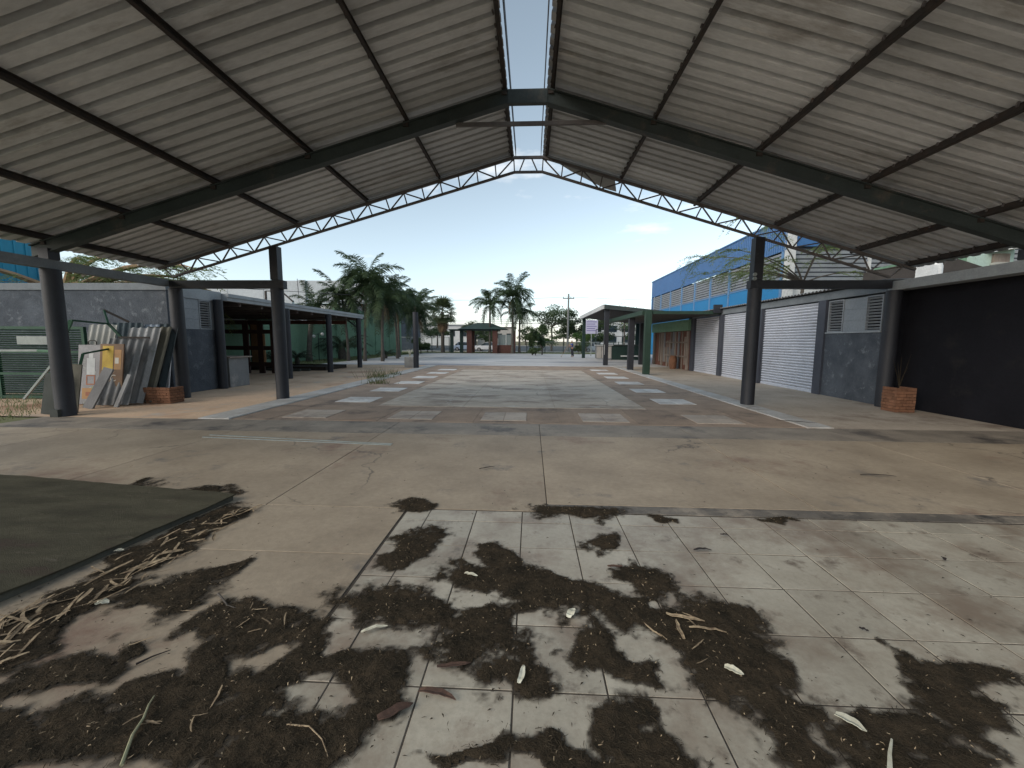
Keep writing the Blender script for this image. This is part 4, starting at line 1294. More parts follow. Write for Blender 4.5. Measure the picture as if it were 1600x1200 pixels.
def quad_slab(pts, z0, z1):
    b = MB()
    n = len(pts)
    b.add([(p.x, p.y, z0) for p in pts] + [(p.x, p.y, z1) for p in pts],
          [tuple(reversed(range(n))), tuple(range(n, 2 * n))] + [(i, (i + 1) % n, n + (i + 1) % n, n + i) for i in range(n)])
    return b


ins = lambda a: [A + (cu + cv) * a, B_ + (cv - cu) * a, D_ - (cu + cv) * a, C_ + (cu - cv) * a]
quad_slab(ins(0.02), 0, .045).build('base', 'board_olive', plat)
b = MB()
NN = 40
for j in range(NN + 1):
    for i in range(NN + 1):
        p = A + cu * 5.0 * i / NN + cv * 4.2 * j / NN
        b.v.append((p.x + .03 * noise.noise((p.x * 2, p.y * 2, 5)), p.y + .03 * noise.noise((p.x * 2, p.y * 2, 9)), .062 + .014 * noise.noise((p.x * 1.3, p.y * 2.1, 0)) + .006 * noise.noise((p.x * 6, p.y * 6, 0))))
for j in range(NN):
    for i in range(NN):
        a = j * (NN + 1) + i
        b.f.append((a, a + 1, a + NN + 2, a + NN + 1))
cp_o = b.build('carpet', 'carpet', plat)
sm = cp_o.modifiers.new('thickness', 'SOLIDIFY')
sm.thickness = 0.012
sm.offset = 1

# where litter lies: ellipses surveyed on the floor (centre, radii, turn), then gaps in it
POS = [(665, 845, 48, 20, -15), (610, 872, 30, 14, -25), (785, 866, 26, 20, 0), (790, 900, 78, 22, 5), (860, 905, 52, 18, 10), (955, 845, 22, 17, 10),
       (905, 800, 75, 11, 3), (640, 793, 32, 7, 0), (640, 945, 92, 30, 5), (765, 985, 78, 45, -20), (808, 1055, 43, 40, 20), (940, 938, 118, 27, 3),
       (915, 1010, 30, 58, 0), (975, 1050, 72, 22, 5), (1025, 903, 50, 16, 6), (1110, 970, 98, 36, 15), (1160, 1040, 75, 58, 35), (1235, 1130, 78, 60, 30),
       (1275, 1185, 85, 40, 20), (968, 1140, 44, 46, 0), (1015, 1185, 72, 40, 20), (835, 1195, 95, 24, 0), (750, 1195, 80, 18, 0), (540, 1040, 95, 30, 5),
       (612, 1078, 52, 42, -40), (590, 1122, 72, 26, -30), (515, 1160, 92, 42, -20), (465, 1012, 65, 42, 0), (395, 982, 88, 27, -12), (305, 1040, 28, 46, 35),
       (280, 1085, 75, 22, -5), (420, 1062, 85, 28, -10), (288, 932, 82, 24, -12), (340, 905, 40, 8, -22), (110, 1060, 66, 36, -10), (30, 1088, 50, 14, -20),
       (185, 1015, 26, 10, -30), (205, 1150, 145, 42, -10), (60, 1190, 85, 28, 0), (335, 1130, 105, 38, -15), (405, 1190, 95, 30, 0), (40, 1002, 64, 44, -35),
       (110, 950, 62, 30, -35), (190, 905, 62, 24, -32), (272, 858, 62, 18, -28), (352, 812, 48, 13, -20), (182, 757, 62, 9, 3), (48, 745, 36, 5, -5),
       (328, 772, 46, 7, -5), (1418, 1040, 32, 26, 30), (1500, 1090, 95, 50, 20), (1565, 1060, 60, 42, 0), (1400, 1130, 62, 40, 20), (1455, 1182, 85, 30, 0),
       (1352, 1150, 42, 20, 20), (1045, 812, 30, 5, 8), (1225, 808, 14, 5, 0), (1585, 1130, 50, 30, 0), (0, 1150, 60, 40, 0)]
NEG = [(760, 936, 46, 15, -10), (848, 963, 24, 17, 0), (850, 1030, 33, 44, 8), (975, 1006, 33, 18, 0), (1048, 1040, 44, 42, 30), (560, 1010, 42, 16, -15),
       (645, 1008, 38, 15, -5), (715, 1066, 50, 25, -5), (420, 1025, 50, 14, -10), (1020, 935, 22, 7, 0), (1085, 1075, 20, 14, 0)]


def ell(px, py, e):
    a = rad(e[4])
    dx, dy = px - e[0], py - e[1]
    u = dx * math.cos(a) + dy * math.sin(a)
    v = -dx * math.sin(a) + dy * math.cos(a)
    return 1 - math.hypot(u / e[2], v / e[3])


def to_px(x, y):
    X, Y, Z = x, y, -CAM_H
    xr, yf = X * _cy + Y * _sy, -X * _sy + Y * _cy
    d, u = yf * _cp - Z * _sp, Z * _cp + yf * _sp
    if d < .05:
        return None
    qx, qy = FPX * xr / d, -FPX * u / d
    cr, sr = math.cos(ROLL), math.sin(ROLL)
    return 800 + qx * cr - qy * sr, 600 + qx * sr + qy * cr


# the same patches as soft blobs on the floor plan
def blob_plan(e):
    cx_, cy_ = gp(e[0], e[1])
    a = rad(e[4])
    ax = gp(e[0] + e[2] * math.cos(a), e[1] + e[2] * math.sin(a))
    bx = gp(e[0] - e[3] * math.sin(a), e[1] + e[3] * math.cos(a))
    return np.array([cx_, cy_]), np.array([[ax[0] - cx_, bx[0] - cx_], [ax[1] - cy_, bx[1] - cy_]])


PB = [(c, np.linalg.inv(m_)) for c, m_ in map(blob_plan, POS)]
NB = [(c, np.linalg.inv(m_)) for c, m_ in map(blob_plan, NEG)]
DX = 0.013
gx = np.arange(-4.6, 3.6, DX)
gy = np.arange(1.10, 4.75, DX)
GX, GY = np.meshgrid(gx, gy)


def fnoise(scale, seed):
    """value noise on the plan grid"""
    rs_ = np.random.RandomState(seed)
    tab = rs_.rand(256, 256)
    X, Y = (GX + 50) * scale, (GY + 50) * scale
    xi, yi = np.floor(X).astype(int), np.floor(Y).astype(int)
    fx, fy = X - xi, Y - yi
    fx, fy = fx * fx * (3 - 2 * fx), fy * fy * (3 - 2 * fy)
    t = lambda a, b_: tab[a % 256, b_ % 256]
    return (t(xi, yi) * (1 - fx) + t(xi + 1, yi) * fx) * (1 - fy) + (t(xi, yi + 1) * (1 - fx) + t(xi + 1, yi + 1) * fx) * fy


WXn = GX + (fnoise(3.2, 21) - .5) * .26 + (fnoise(9, 22) - .5) * .13
WYn = GY + (fnoise(3.2, 23) - .5) * .20 + (fnoise(9, 24) - .5) * .11
mask = np.full(GX.shape, -3.0)
for c, im in PB:
    dx_, dy_ = WXn - c[0], WYn - c[1]
    rr = 1 - np.hypot(im[0, 0] * dx_ + im[0, 1] * dy_, im[1, 0] * dx_ + im[1, 1] * dy_)
    mask = np.maximum(mask, rr)
for c, im in NB:
    dx_, dy_ = WXn - c[0], WYn - c[1]
    rr = 1 - np.hypot(im[0, 0] * dx_ + im[0, 1] * dy_, im[1, 0] * dx_ + im[1, 1] * dy_)
    mask = np.minimum(mask, -rr * 1.2)
mask = np.clip(mask, -1, .5) + .03 + (fnoise(5, 1) - .5) * .26 + (fnoise(14, 2) - .5) * .34 + (fnoise(30, 6) - .5) * .34 + (fnoise(60, 3) - .5) * .26
# nothing on the carpet itself
on_carpet = ((GX - P0.x) * cu.x + (GY - P0.y) * cu.y > -0.0) & ((GX - P0.x) * cv.x + (GY - P0.y) * cv.y > -0.0)
nrm_u = Vector((-cv.y, cv.x, 0))
side = (GX - P0.x) * nrm_u.x + (GY - P0.y) * nrm_u.y
s_ref = cu.dot(nrm_u)
nrm_v = Vector((-cu.y, cu.x, 0))
side2 = (GX - P0.x) * nrm_v.x + (GY - P0.y) * nrm_v.y
s_ref2 = cv.dot(nrm_v)
on_carpet = (side * np.sign(s_ref) > -.01) & (side2 * np.sign(s_ref2) > -.01)
mask[on_carpet] = -1
hgt = np.where(mask > 0, .0035 + .008 * np.clip(mask * 2.2, 0, 1) * (.35 + .9 * fnoise(30, 5)) + .003 * fnoise(75, 8), 0)
b = MB()
idx = -np.ones(mask.shape, int)
ok = mask > 0
ok_c = ok[:-1, :-1] & ok[1:, :-1] & ok[:-1, 1:] & ok[1:, 1:]
use = np.zeros(mask.shape, bool)
use[:-1, :-1] |= ok_c
use[1:, :-1] |= ok_c
use[:-1, 1:] |= ok_c
use[1:, 1:] |= ok_c
js, is_ = np.nonzero(use)
idx[js, is_] = np.arange(len(js))
jit = np.random.RandomState(4)
lv = np.stack([GX[js, is_] + jit.uniform(-.004, .004, len(js)), GY[js, is_] + jit.uniform(-.004, .004, len(js)), hgt[js, is_] + .003], -1)
cj, ci = np.nonzero(ok_c)
lf = np.stack([idx[cj, ci], idx[cj, ci + 1], idx[cj + 1, ci + 1], idx[cj + 1, ci]], -1)
me = bpy.data.meshes.new('leaf_litter')
me.from_pydata(lv.tolist(), [], lf.tolist())
litter = link('leaf_litter', me, 'litter')
tag(litter, 'dark matted leaf litter spread in patches over tiles and concrete', 'leaf litter', kind='stuff')

# thin film of washed-out dirt round the patches, fading out
fl = mask > -.42
fl_c = fl[:-1, :-1] & fl[1:, :-1] & fl[:-1, 1:] & fl[1:, 1:]
fuse = np.zeros(mask.shape, bool)
for a_, c_ in ((slice(None, -1), slice(None, -1)), (slice(1, None), slice(None, -1)), (slice(None, -1), slice(1, None)), (slice(1, None), slice(1, None))):
    fuse[a_, c_] |= fl_c
js2, is2 = np.nonzero(fuse)
idx2 = -np.ones(mask.shape, int)
idx2[js2, is2] = np.arange(len(js2))
cj2, ci2 = np.nonzero(fl_c)
me = bpy.data.meshes.new('dirt_film')
me.from_pydata(np.stack([GX[js2, is2], GY[js2, is2], np.full(len(js2), .0066)], -1).tolist(), [],
               np.stack([idx2[cj2, ci2], idx2[cj2, ci2 + 1], idx2[cj2 + 1, ci2 + 1], idx2[cj2 + 1, ci2]], -1).tolist())
at_ = me.attributes.new('cover', 'FLOAT', 'POINT')
at_.data.foreach_set('value', np.clip((mask[js2, is2] + .40) / .46, 0, 1).astype(np.float32))
fm = mat('dirt_film', (0.045, 0.036, 0.026), (0.07, 0.055, 0.04), scale=12, rough=0.9, bump=0)
fn, fl_ = fm.node_tree.nodes, fm.node_tree.links
fa = fn.new('ShaderNodeAttribute')
fa.attribute_name = 'cover'
fx = fn.new('ShaderNodeTexNoise')
fx.inputs['Scale'].default_value = 45
fx.inputs['Detail'].default_value = 5
fg = fn.new('ShaderNodeNewGeometry')
fl_.new(fg.outputs['Position'], fx.inputs['Vector'])
fmul = fn.new('ShaderNodeMath')
fmul.operation = 'MULTIPLY_ADD'
fmul.inputs[1].default_value = 1.9
fmul.inputs[2].default_value = -0.95
fl_.new(fx.outputs['Fac'], fmul.inputs[0])
fadd = fn.new('ShaderNodeMath')
fadd.operation = 'ADD'
fl_.new(fmul.outputs[0], fadd.inputs[0])
fl_.new(fa.outputs['Fac'], fadd.inputs[1])
fmul2 = fn.new('ShaderNodeMath')
fmul2.operation = 'MULTIPLY'
fmul2.use_clamp = True
fl_.new(fadd.outputs[0], fmul2.inputs[0])
fl_.new(fa.outputs['Fac'], fmul2.inputs[1])
fl_.new(fmul2.outputs[0], fn['Principled BSDF'].inputs['Alpha'])
o = link('dirt_film', me, 'dirt_film', litter)
o['kind'] = 'stuff'

# fine stems and leaflets lying on and around the patches
rs_ = np.random.RandomState(11)


def strands(n, thr, L0, L1, w0, w1, lift):
    vs, fs = [], []
    cand = np.argwhere(mask > thr)
    pick = cand[rs_.randint(0, len(cand), n)]
    for (j, i) in pick:
        x, y = GX[j, i] + rs_.uniform(-.02, .02), GY[j, i] + rs_.uniform(-.02, .02)
        z = hgt[j, i] + .004 + rs_.uniform(0, lift)
        a = rs_.uniform(0, 2 * PI)
        L = rs_.uniform(L0, L1) / 2
        w = rs_.uniform(w0, w1) / 2
        bend = rs_.uniform(-.6, .6)
        d1 = (math.cos(a), math.sin(a))
        d2 = (math.cos(a + bend), math.sin(a + bend))
        nn = (-d1[1] * w, d1[0] * w)
        o = len(vs)
        z2, z3 = max(.004, z + rs_.uniform(-.004, lift)), max(.004, z + rs_.uniform(-.006, lift))
        vs += [(x - d1[0] * L - nn[0], y - d1[1] * L - nn[1], z2), (x - d1[0] * L + nn[0], y - d1[1] * L + nn[1], z2 + .001),
               (x + nn[0], y + nn[1], z + .003), (x - nn[0], y - nn[1], z + .002),
               (x + d2[0] * L, y + d2[1] * L, z3)]
        fs += [(o, o + 3, o + 2, o + 1), (o + 3, o + 4, o + 2)]
    return vs, fs


v1, f1 = strands(30000, -.09, .010, .045, .0010, .0026, .005)
me = bpy.data.meshes.new('litter_stems')
me.from_pydata(v1, [], f1)
o = link('litter_stems', me, 'twig', litter)
o['kind'] = 'stuff'
v1, f1 = strands(1300, -.06, .005, .022, .002, .0045, .006)
me = bpy.data.meshes.new('litter_flecks')
me.from_pydata(v1, [], f1)
o = link('litter_flecks', me, 'husk', litter)
o['kind'] = 'stuff'
# stray bits over the whole floor
vs, fs = [], []
for k in range(700):
    px, py = rs_.uniform(0, 1600), 640 + 560 * rs_.uniform(0, 1) ** .8
    x, y = gp(px, py)
    q_ = .35 + .09 * y
    L, w, a = rs_.uniform(.006, .03) * q_, rs_.uniform(.002, .008) * q_, rs_.uniform(0, PI)
    u, v = (math.cos(a) * L, math.sin(a) * L), (-math.sin(a) * w, math.cos(a) * w)
    o = len(vs)
    vs += [(x - u[0], y - u[1], .011), (x - v[0], y - v[1], .013), (x + u[0], y + u[1], .010), (x + v[0], y + v[1], .014)]
    fs.append((o, o + 1, o + 2, o + 3))
me = bpy.data.meshes.new('stray_debris')
me.from_pydata(vs, [], fs)
tag(link('stray_debris', me, 'twig'), 'scattered dark specks of plant debris over the concrete floor', 'debris', kind='stuff')


# dry palm husk strips, each a curled blade
def blade_mesh(L, w, curl, cup, seed, name='husk'):
    rr = random.Random(seed)
    n = 7
    vs, fs = [], []
    for i in range(n + 1):
        t = i / n
        ww = w * (math.sin(PI * min(1, .12 + t * .88)) ** .6) * .5 + .002
        x = (t - .5) * L
        y = curl * (t - .5) ** 2 * L
        z = .004 + .012 * abs(cup) * math.sin(PI * t) + rr.uniform(0, .006)
        y += rr.uniform(-.004, .004)
        for s_, q_ in ((-1, cup * ww * .9), (0, 0), (1, cup * ww * .9)):
            vs.append((x, y + s_ * ww, z + q_))
    for i in range(n):
        for k in (0, 1):
            a = i * 3 + k
            fs.append((a, a + 1, a + 4, a + 3))
    me = bpy.data.meshes.new(name)
    me.from_pydata(vs, [], fs)
    return me


hm = [blade_mesh(R.uniform(.18, .40), R.uniform(.014, .034), R.uniform(-.35, .35), R.uniform(-.15, .25), k) for k in range(12)]
for m_ in hm:
    m_.materials.append(MATS['husk'])
edge_a, edge_b = Vector((*gp(385, 800), 0)), Vector((*gp(0, 1010), 0))
off = Vector((-(edge_b - edge_a).y, (edge_b - edge_a).x, 0)).normalized()
if off.dot(Vector((1, 0, 0))) < 0:
    off = -off
ang0 = math.atan2((edge_b - edge_a).y, (edge_b - edge_a).x)
for k in range(110):
    t = R.random() ** .8
    p = edge_a.lerp(edge_b, t * 1.12) + off * (R.gauss(.06, .06 + .12 * t))
    if (p - P0).dot(nrm_u) * (1 if s_ref > 0 else -1) > -.03:
        p = p + off * .09
    o = link('husk_strip', hm[k % 12], None, loc=(p.x, p.y, .012 + R.uniform(0, .03)), rot=(R.uniform(-.35, .35), R.uniform(-.12, .12), ang0 + R.gauss(0, .75)))
    s_ = R.uniform(.35, .8)
    o.scale = (s_, s_, s_)
    tag(o, ('dry tan husk strip at the far thin end of the heap by the carpet corner' if t < .3 else 'dry tan husk strip midway along the heap by the carpet edge' if t < .62 else 'dry tan husk strip in the thick near end of the carpet edge heap'), 'husk strip', 'husk strips along the carpet')
for k in range(26):
    px, py = R.choice([(400, 960), (440, 985), (330, 1000), (180, 757), (330, 772), (250, 1130), (300, 1110), (1080, 985), (1100, 1000)])
    x, y = gp(px + R.gauss(0, 40), py + R.gauss(0, 9 if py < 800 else 16))
    o = link('husk_strip', hm[R.randrange(12)], None, loc=(x, y, .022), rot=(R.uniform(-.3, .3), R.uniform(-.1, .1), R.uniform(0, 6.28)))
    s_ = R.uniform(.18, .42)
    o.scale = (s_, s_, s_)
    tag(o, 'small dry tan husk fragment lying loose on the dark litter', 'husk strip', 'loose husk fragments on the litter')

# single pieces one can point at
singles = [
    ('pale_leaf', 'pale_leaf', (897, 962), .13, .06, 60, 'pale oval leaf on dark litter near the picture middle', 'leaf'),
    ('pale_leaf', 'pale_leaf', (822, 1060), .16, .035, 80, 'narrow pale leaf standing lengthwise on litter below the middle', 'leaf'),
    ('pale_leaf', 'pale_leaf', (1152, 1050), .12, .05, -30, 'torn white leaf scrap on the litter right of the middle', 'leaf'),
    ('pale_leaf', 'pale_leaf', (1335, 1130), .15, .06, -50, 'pale curled leaf on bare tile at lower right', 'leaf'),
    ('pale_leaf', 'pale_leaf', (740, 903), .14, .03, -20, 'pale sliver of leaf on the upper litter patch', 'leaf'),
    ('pale_leaf', 'pale_leaf', (165, 955), .10, .06, 10, 'white crumpled scrap in the husk heap by the carpet', 'leaf'),
    ('pale_leaf', 'pale_leaf', (190, 872), .09, .05, 10, 'small white scrap near the upper husk heap', 'leaf'),
    ('pale_leaf', 'pale_leaf', (590, 990), .20, .03, 25, 'long pale husk on bare tile left of the middle', 'leaf'),
    ('red_husk', 'red_husk', (690, 1092), .26, .05, -12, 'reddish brown husk across the tile joint left of middle', 'husk'),
    ('red_husk', 'red_husk', (625, 1120), .22, .06, 32, 'reddish brown husk on the lower left litter', 'husk'),
    ('red_husk', 'red_husk', (965, 888), .16, .03, 5, 'short red husk on the litter above the middle', 'husk'),
    ('red_husk', 'red_husk', (715, 1048), .24, .035, 12, 'thin pale red husk at the edge of the middle litter', 'husk'),
    ('seed_pod', 'black_pod', (1100, 859), .20, .03, 4, 'curved black seed pod lying on clean tiles', 'seed pod'),
    ('seed_pod', 'black_pod', (1135, 836), .10, .025, -5, 'short black pod on the tiles above the curved one', 'seed pod'),
    ('seed_pod', 'black_pod', (1477, 869), .07, .03, 70, 'small dark pod on tiles at far right', 'seed pod'),
    ('seed_pod', 'black_pod', (1354, 983), .06, .02, -30, 'tiny black pod on the tile right of middle', 'seed pod'),
    ('seed_pod', 'black_pod', (762, 734), .30, .03, 30, 'dark pod on concrete just left of the middle joint', 'seed pod'),
    ('stick', 'black_pod', (1372, 738), .55, .03, -8, 'dark straight stick lying on concrete at right', 'stick'),
    ('stick', 'twig', (1245, 655), 1.0, .04, -20, 'thin crooked twig on paving before the shutters', 'stick'),
    ('husk_strip', 'husk', (1075, 968), .30, .03, -14, 'tan stick of husk on the right litter mass', 'husk'),
    ('husk_strip', 'husk', (1065, 985), .22, .025, 85, 'tan husk pointing to the camera on right litter', 'husk'),
    ('husk_strip', 'husk', (1110, 985), .28, .02, -8, 'slim tan husk beside the right litter edge', 'husk'),
]
for nm, mm, (px, py), L, w, a, lab, cat in singles:
    x, y = gp(px, py)
    me = blade_mesh(L * .72, w * .72, R.uniform(-.22, .22), .3, R.randrange(999), nm)
    o = link(nm, me, mm, loc=(x, y, .016), rot=(R.uniform(-.1, .1), 0, rad(a)))
    s_ = o.modifiers.new('t', 'SOLIDIFY')
    s_.thickness = .0025
    tag(o, lab, cat)


def stalk(name, pts, r, m, lab, cat):
    b = MB()
    P = [Vector((*gp(px, py), z)) for px, py, z in pts]
    b.tube(P, [r * (1 - .6 * i / (len(P) - 1)) for i in range(len(P))], 6)
    tag(b.build(name, m, smooth=True), lab, cat)


stalk('forked_plant', [(198, 1210, .02), (215, 1165, .03), (232, 1140, .035), (240, 1120, .04), (248, 1103, .03)], .007, 'green_stem', 'pale green forked stem lying at lower left', 'stem')
stalk('plant_stalk', [(1397, 1205, .02), (1396, 1180, .03), (1399, 1158, .03)], .010, 'pale_leaf', 'pale grey stem end at the lower right edge', 'stem')
stalk('root_twig', [(345, 938, .02), (352, 945, .02), (360, 955, .015), (375, 958, .01)], .008, 'trunk', 'crooked pale twig on the left litter patch', 'twig')
stalk('root_twig', [(218, 1048, .012), (245, 1035, .012), (272, 1025, .012)], .006, 'black_pod', 'straight dark twig on bare concrete at left', 'twig')
stalk('root_twig', [(455, 1140, .012), (490, 1145, .02), (510, 1165, .02), (520, 1190, .012)], .004, 'husk', 'thin arching tan stalk on the lower left litter', 'twig')


# ------------------------------------------------------------------ palms
def frond_mesh(L, seed, droop=1.0, n=24, leaf=.5, width=.035, rise=.9):
    """feather frond along +x: arching midrib with hanging leaflets on both sides"""
    rr = random.Random(seed)
    vs, fs = [], []
    pts = []
    for i in range(n + 1):
        t = i / n
        pts.append(Vector((L * (t - .18 * droop * t * t), 0, L * (rise * t * .75 - droop * .85 * t * t))))
    for i in range(n):
        a, c = pts[i], pts[i + 1]
        r = .028 * (1 - i / n) + .005
        o = len(vs)
        vs += [tuple(a + Vector((0, -r, 0))), tuple(a + Vector((0, r, 0))), tuple(c + Vector((0, r, 0))), tuple(c + Vector((0, -r, 0)))]
        fs.append((o, o + 1, o + 2, o + 3))
    for i in range(2, n + 1):
        t = i / n
        p = pts[i]
        d = (pts[i] - pts[i - 1]).normalized()
        for s_ in (-1, 1):
            for q_ in (0, 1):
                ll = leaf * (math.sin(PI * min(1, .15 + t * .8)) ** .5) * rr.uniform(.75, 1.1)
                sw = rr.uniform(-.35, .35)
                side = Vector((0, s_, 0)) * (.62 + .2 * rr.random()) + d * (.55 + sw * .5) + Vector((0, 0, -.25 - .55 * rr.random() + q_ * .5))
                side.normalize()
                tip = p + side * ll + Vector((0, 0, -ll * .35 * rr.random() * droop))
                mid = p + side * ll * .5
                w = d * width * .5
                o = len(vs)
                vs += [tuple(p - w * .6), tuple(p + w * .6), tuple(mid + w), tuple(mid - w), tuple(tip)]
                fs += [(o, o + 1, o + 2, o + 3), (o + 3, o + 2, o + 4)]
    me = bpy.data.meshes.new('frond')
    me.from_pydata(vs, [], fs)
    return me


FR = [frond_mesh(2.9, k, droop=dr, leaf=.68, rise=ri, width=.06, n=26) for k, (dr, ri) in enumerate(((.85, 1.15), (1.1, 1.0), (1.3, .75), (.7, 1.35)))]
FRD = [frond_mesh(2.5, 20 + k, droop=1.25, leaf=.6, rise=.5, width=.06) for k in range(2)]
for m_ in FR:
    m_.materials.append(MATS['palm_leaf'])
for m_ in FRD:
    m_.materials.append(MATS['palm_leaf_dark'])


def palm(x, y, h, label, scale=1.0, nf=18, lean=(0, 0), r=.13, seed=0, group='feather palms along the green wall', dead=True):
    rr = random.Random(seed)
    e = thing('palm_tree', label, 'palm tree', (x, y, 0), group, local=True)
    b = MB()
    pts, rad_ = [], []
    for i in range(15):
        t = i / 14
        pts.append((lean[0] * t * t, lean[1] * t * t, h * t))
        rad_.append(r * (1.35 - .75 * min(1, t * 5) * .5 - .25 * t) * (1 + .05 * (i % 2)))
    b.tube(pts, rad_, 10)
    b.build('trunk', 'trunk', e, smooth=True)
    top = Vector(pts[-1])
    for k in range(nf):
        az = k * 2.399 + rr.uniform(-.3, .3)
        lay = k / nf
        pitch = rad(62 - 112 * lay + rr.uniform(-10, 10))
        me = FR[rr.choice((3, 0, 0, 1))] if lay < .4 else (FR[rr.choice((0, 1, 2))] if lay < .8 else FRD[k % 2])
        s_ = scale * rr.uniform(.85, 1.1)
        o = link('frond', me, None, e)
        o.matrix_parent_inverse = Matrix.Identity(4)
        o.matrix_basis = Matrix.Translation(top) @ Matrix.Rotation(az, 4, 'Z') @ Matrix.Rotation(-pitch * .55, 4, 'Y') @ Matrix.Diagonal((s_, s_, s_, 1))
    if dead:
        for k in range(3):
            o = link('dead_frond', FRD_DEAD, None, e)
            o.matrix_parent_inverse = Matrix.Identity(4)
            o.matrix_basis = Matrix.Translation(top - Vector((0, 0, .15))) @ Matrix.Rotation(rr.uniform(0, 6.28), 4, 'Z') @ Matrix.Rotation(rad(48), 4, 'Y') @ Matrix.Diagonal((scale * .8,) * 3 + (1,))
    return e


FRD_DEAD = frond_mesh(2.0, 77, droop=.7, leaf=.35, rise=.2, n=16)
FRD_DEAD.materials.append(MATS['dead_frond'])
palms = [(-14.6, 31.7, 4.7, 'leftmost tall feather palm rising behind the terrace roof end', 1.0, 26),
         (-13.2, 31.6, 6.0, 'tallest feather palm, its crown highest in the left group', 1.1, 30),
         (-11.75, 31.5, 4.7, 'feather palm in front right of the tallest one', 1.0, 26),
         (-12.7, 34.2, 5.2, 'feather palm with ringed trunk just behind the front three', 1.0, 24),
         (-12.2, 36.5, 4.6, 'feather palm of middle height in the left row', 1.0, 24),
         (-13.2, 40.0, 5.4, 'feather palm half hidden in the middle of the left row', 1.0, 22),
         (-12.6, 44.5, 5.0, 'slender feather palm near the far end of the left row', 1.0, 22),
         (-14.2, 49.3, 5.8, 'farthest feather palm of the row, nearest the street fence', 1.05, 22)]
for k, (x, y, h, lab, s_, nf) in enumerate(palms):
    palm(x, y, h, lab, s_, nf, lean=(R.uniform(-.3, .4), R.uniform(-.3, .3)), seed=k + 1, r=.115)
palm(-11.0, 38.5, 4.0, 'low spreading feather palm behind the lone dark column', 1.0, 20, lean=(.2, 0), seed=31)
palm(-5.6, 55, 6.4, 'left one of the two tall palms by the gatehouse', 1.15, 24, seed=21, r=.16, group='palms at the gate')
palm(-2.5, 54.5, 7.4, 'tallest palm by the gatehouse, rising over picture middle', 1.35, 30, seed=22, r=.18, group='palms at the gate')
palm(-1.6, 55.6, 5.2, 'lower palm crowding the right side of the gate palm', 1.2, 24, seed=23, r=.15, group='palms at the gate')
palm(-17.2, 30.6, 4.1, 'palm with swollen leaning trunk seen under the terrace roof', .8, 12, lean=(.55, 0), r=.2, seed=41)


def fan_palm(x, y, h, label):
    rr = random.Random(5)
    e = thing('fan_palm', label, 'palm tree', (x, y, 0), local=True)
    b = MB()
    b.tube([(0, 0, z) for z in (0, .3, 1, 2, 3, h)], [.36, .27, .24, .24, .25, .22], 12)
    b.build('trunk', 'trunk', e, smooth=True)
    vs, fs = [], []
    n = 13
    for i in range(n):
        a = rad(-105 + 210 * i / (n - 1))
        d = Vector((math.cos(a), math.sin(a), 0))
        L = .95 * (1 - .18 * abs(i - n // 2) / (n / 2))
        w = Vector((-d.y, d.x, 0)) * .055
        o = len(vs)
        p0 = Vector((.9, 0, 0))
        mid = p0 + d * L * .6
        tip = p0 + d * L + Vector((0, 0, -.22))
        vs += [tuple(p0), tuple(mid + w), tuple(mid - w), tuple(tip)]
        fs += [(o, o + 1, o + 2), (o + 2, o + 1, o + 3)]
    o = len(vs)
    vs += [(0, -.02, 0), (0, .02, 0), (.92, .012, 0), (.92, -.012, 0)]
    fs.append((o, o + 1, o + 2, o + 3))
    me = bpy.data.meshes.new('fan_leaf')
    me.from_pydata(vs, [], fs)
    me2 = me.copy()
    me.materials.append(MATS['fan_leaf'])
    me2.materials.append(MATS['dead_frond'])
    for k in range(58):
        az = k * 2.399
        lay = k / 58
        p = rad(80 - 125 * lay + rr.uniform(-8, 8))
        q_ = link('fan_leaf', me, None, e)
        q_.matrix_parent_inverse = Matrix.Identity(4)
        s_ = rr.uniform(1.1, 1.4)
        q_.matrix_basis = Matrix.Translation((0, 0, h + .1 - .35 * lay)) @ Matrix.Rotation(az, 4, 'Z') @ Matrix.Rotation(-p, 4, 'Y') @ Matrix.Rotation(rr.uniform(-.5, .5), 4, 'X') @ Matrix.Diagonal((s_, s_, s_, 1))
    for k in range(36):
        az = k * 2.399 + 1
        q_ = link('dead_leaf', me2, None, e)
        q_.matrix_parent_inverse = Matrix.Identity(4)
        q_.matrix_basis = Matrix.Translation((0, 0, h - .3 - 1.0 * k / 36)) @ Matrix.Rotation(az, 4, 'Z') @ Matrix.Rotation(rad(72), 4, 'Y') @ Matrix.Rotation(rr.uniform(-.6, .6), 4, 'X')
    return e


fan_palm(-12.3, 56.0, 5.6, 'single fan palm with dead leaf skirt by the street fence')

# cycads and low palms along the wall
CY = frond_mesh(1.25, 55, droop=.8, leaf=.2, rise=.9, n=22, width=.022)
CY.materials.append(MATS['palm_leaf_dark'])
for k, (x, y, s_, lab) in enumerate(((-16.8, 25.6, 1.0, 'dark cycad seen left of the front left column under the terrace'), (-15.8, 26.6, 1.05, 'dark cycad seen just right of the front left column'),
                                     (-16.2, 34.0, 2.3, 'large low palm with yellowing fronds under the terrace roof'), (-13.4, 36.8, .9, 'small shrub palm at the foot of the green wall'))):
    e = thing('cycad', lab, 'cycad', (x, y, 0), local=True)
    MB().tube([(0, 0, 0), (0, 0, .25 * s_), (0, 0, .45 * s_)], [.14 * s_, .16 * s_, .1 * s_], 10).build('trunk', 'trunk', e, smooth=True)
    for q_ in range(18):
        o = link('frond', CY, None, e)
        o.matrix_parent_inverse = Matrix.Identity(4)
        o.matrix_basis = Matrix.Translation((0, 0, .42 * s_)) @ Matrix.Rotation(q_ * 2.399, 4, 'Z') @ Matrix.Rotation(rad(-25 + 45 * q_ / 18), 4, 'Y') @ Matrix.Diagonal((s_, s_, s_, 1))


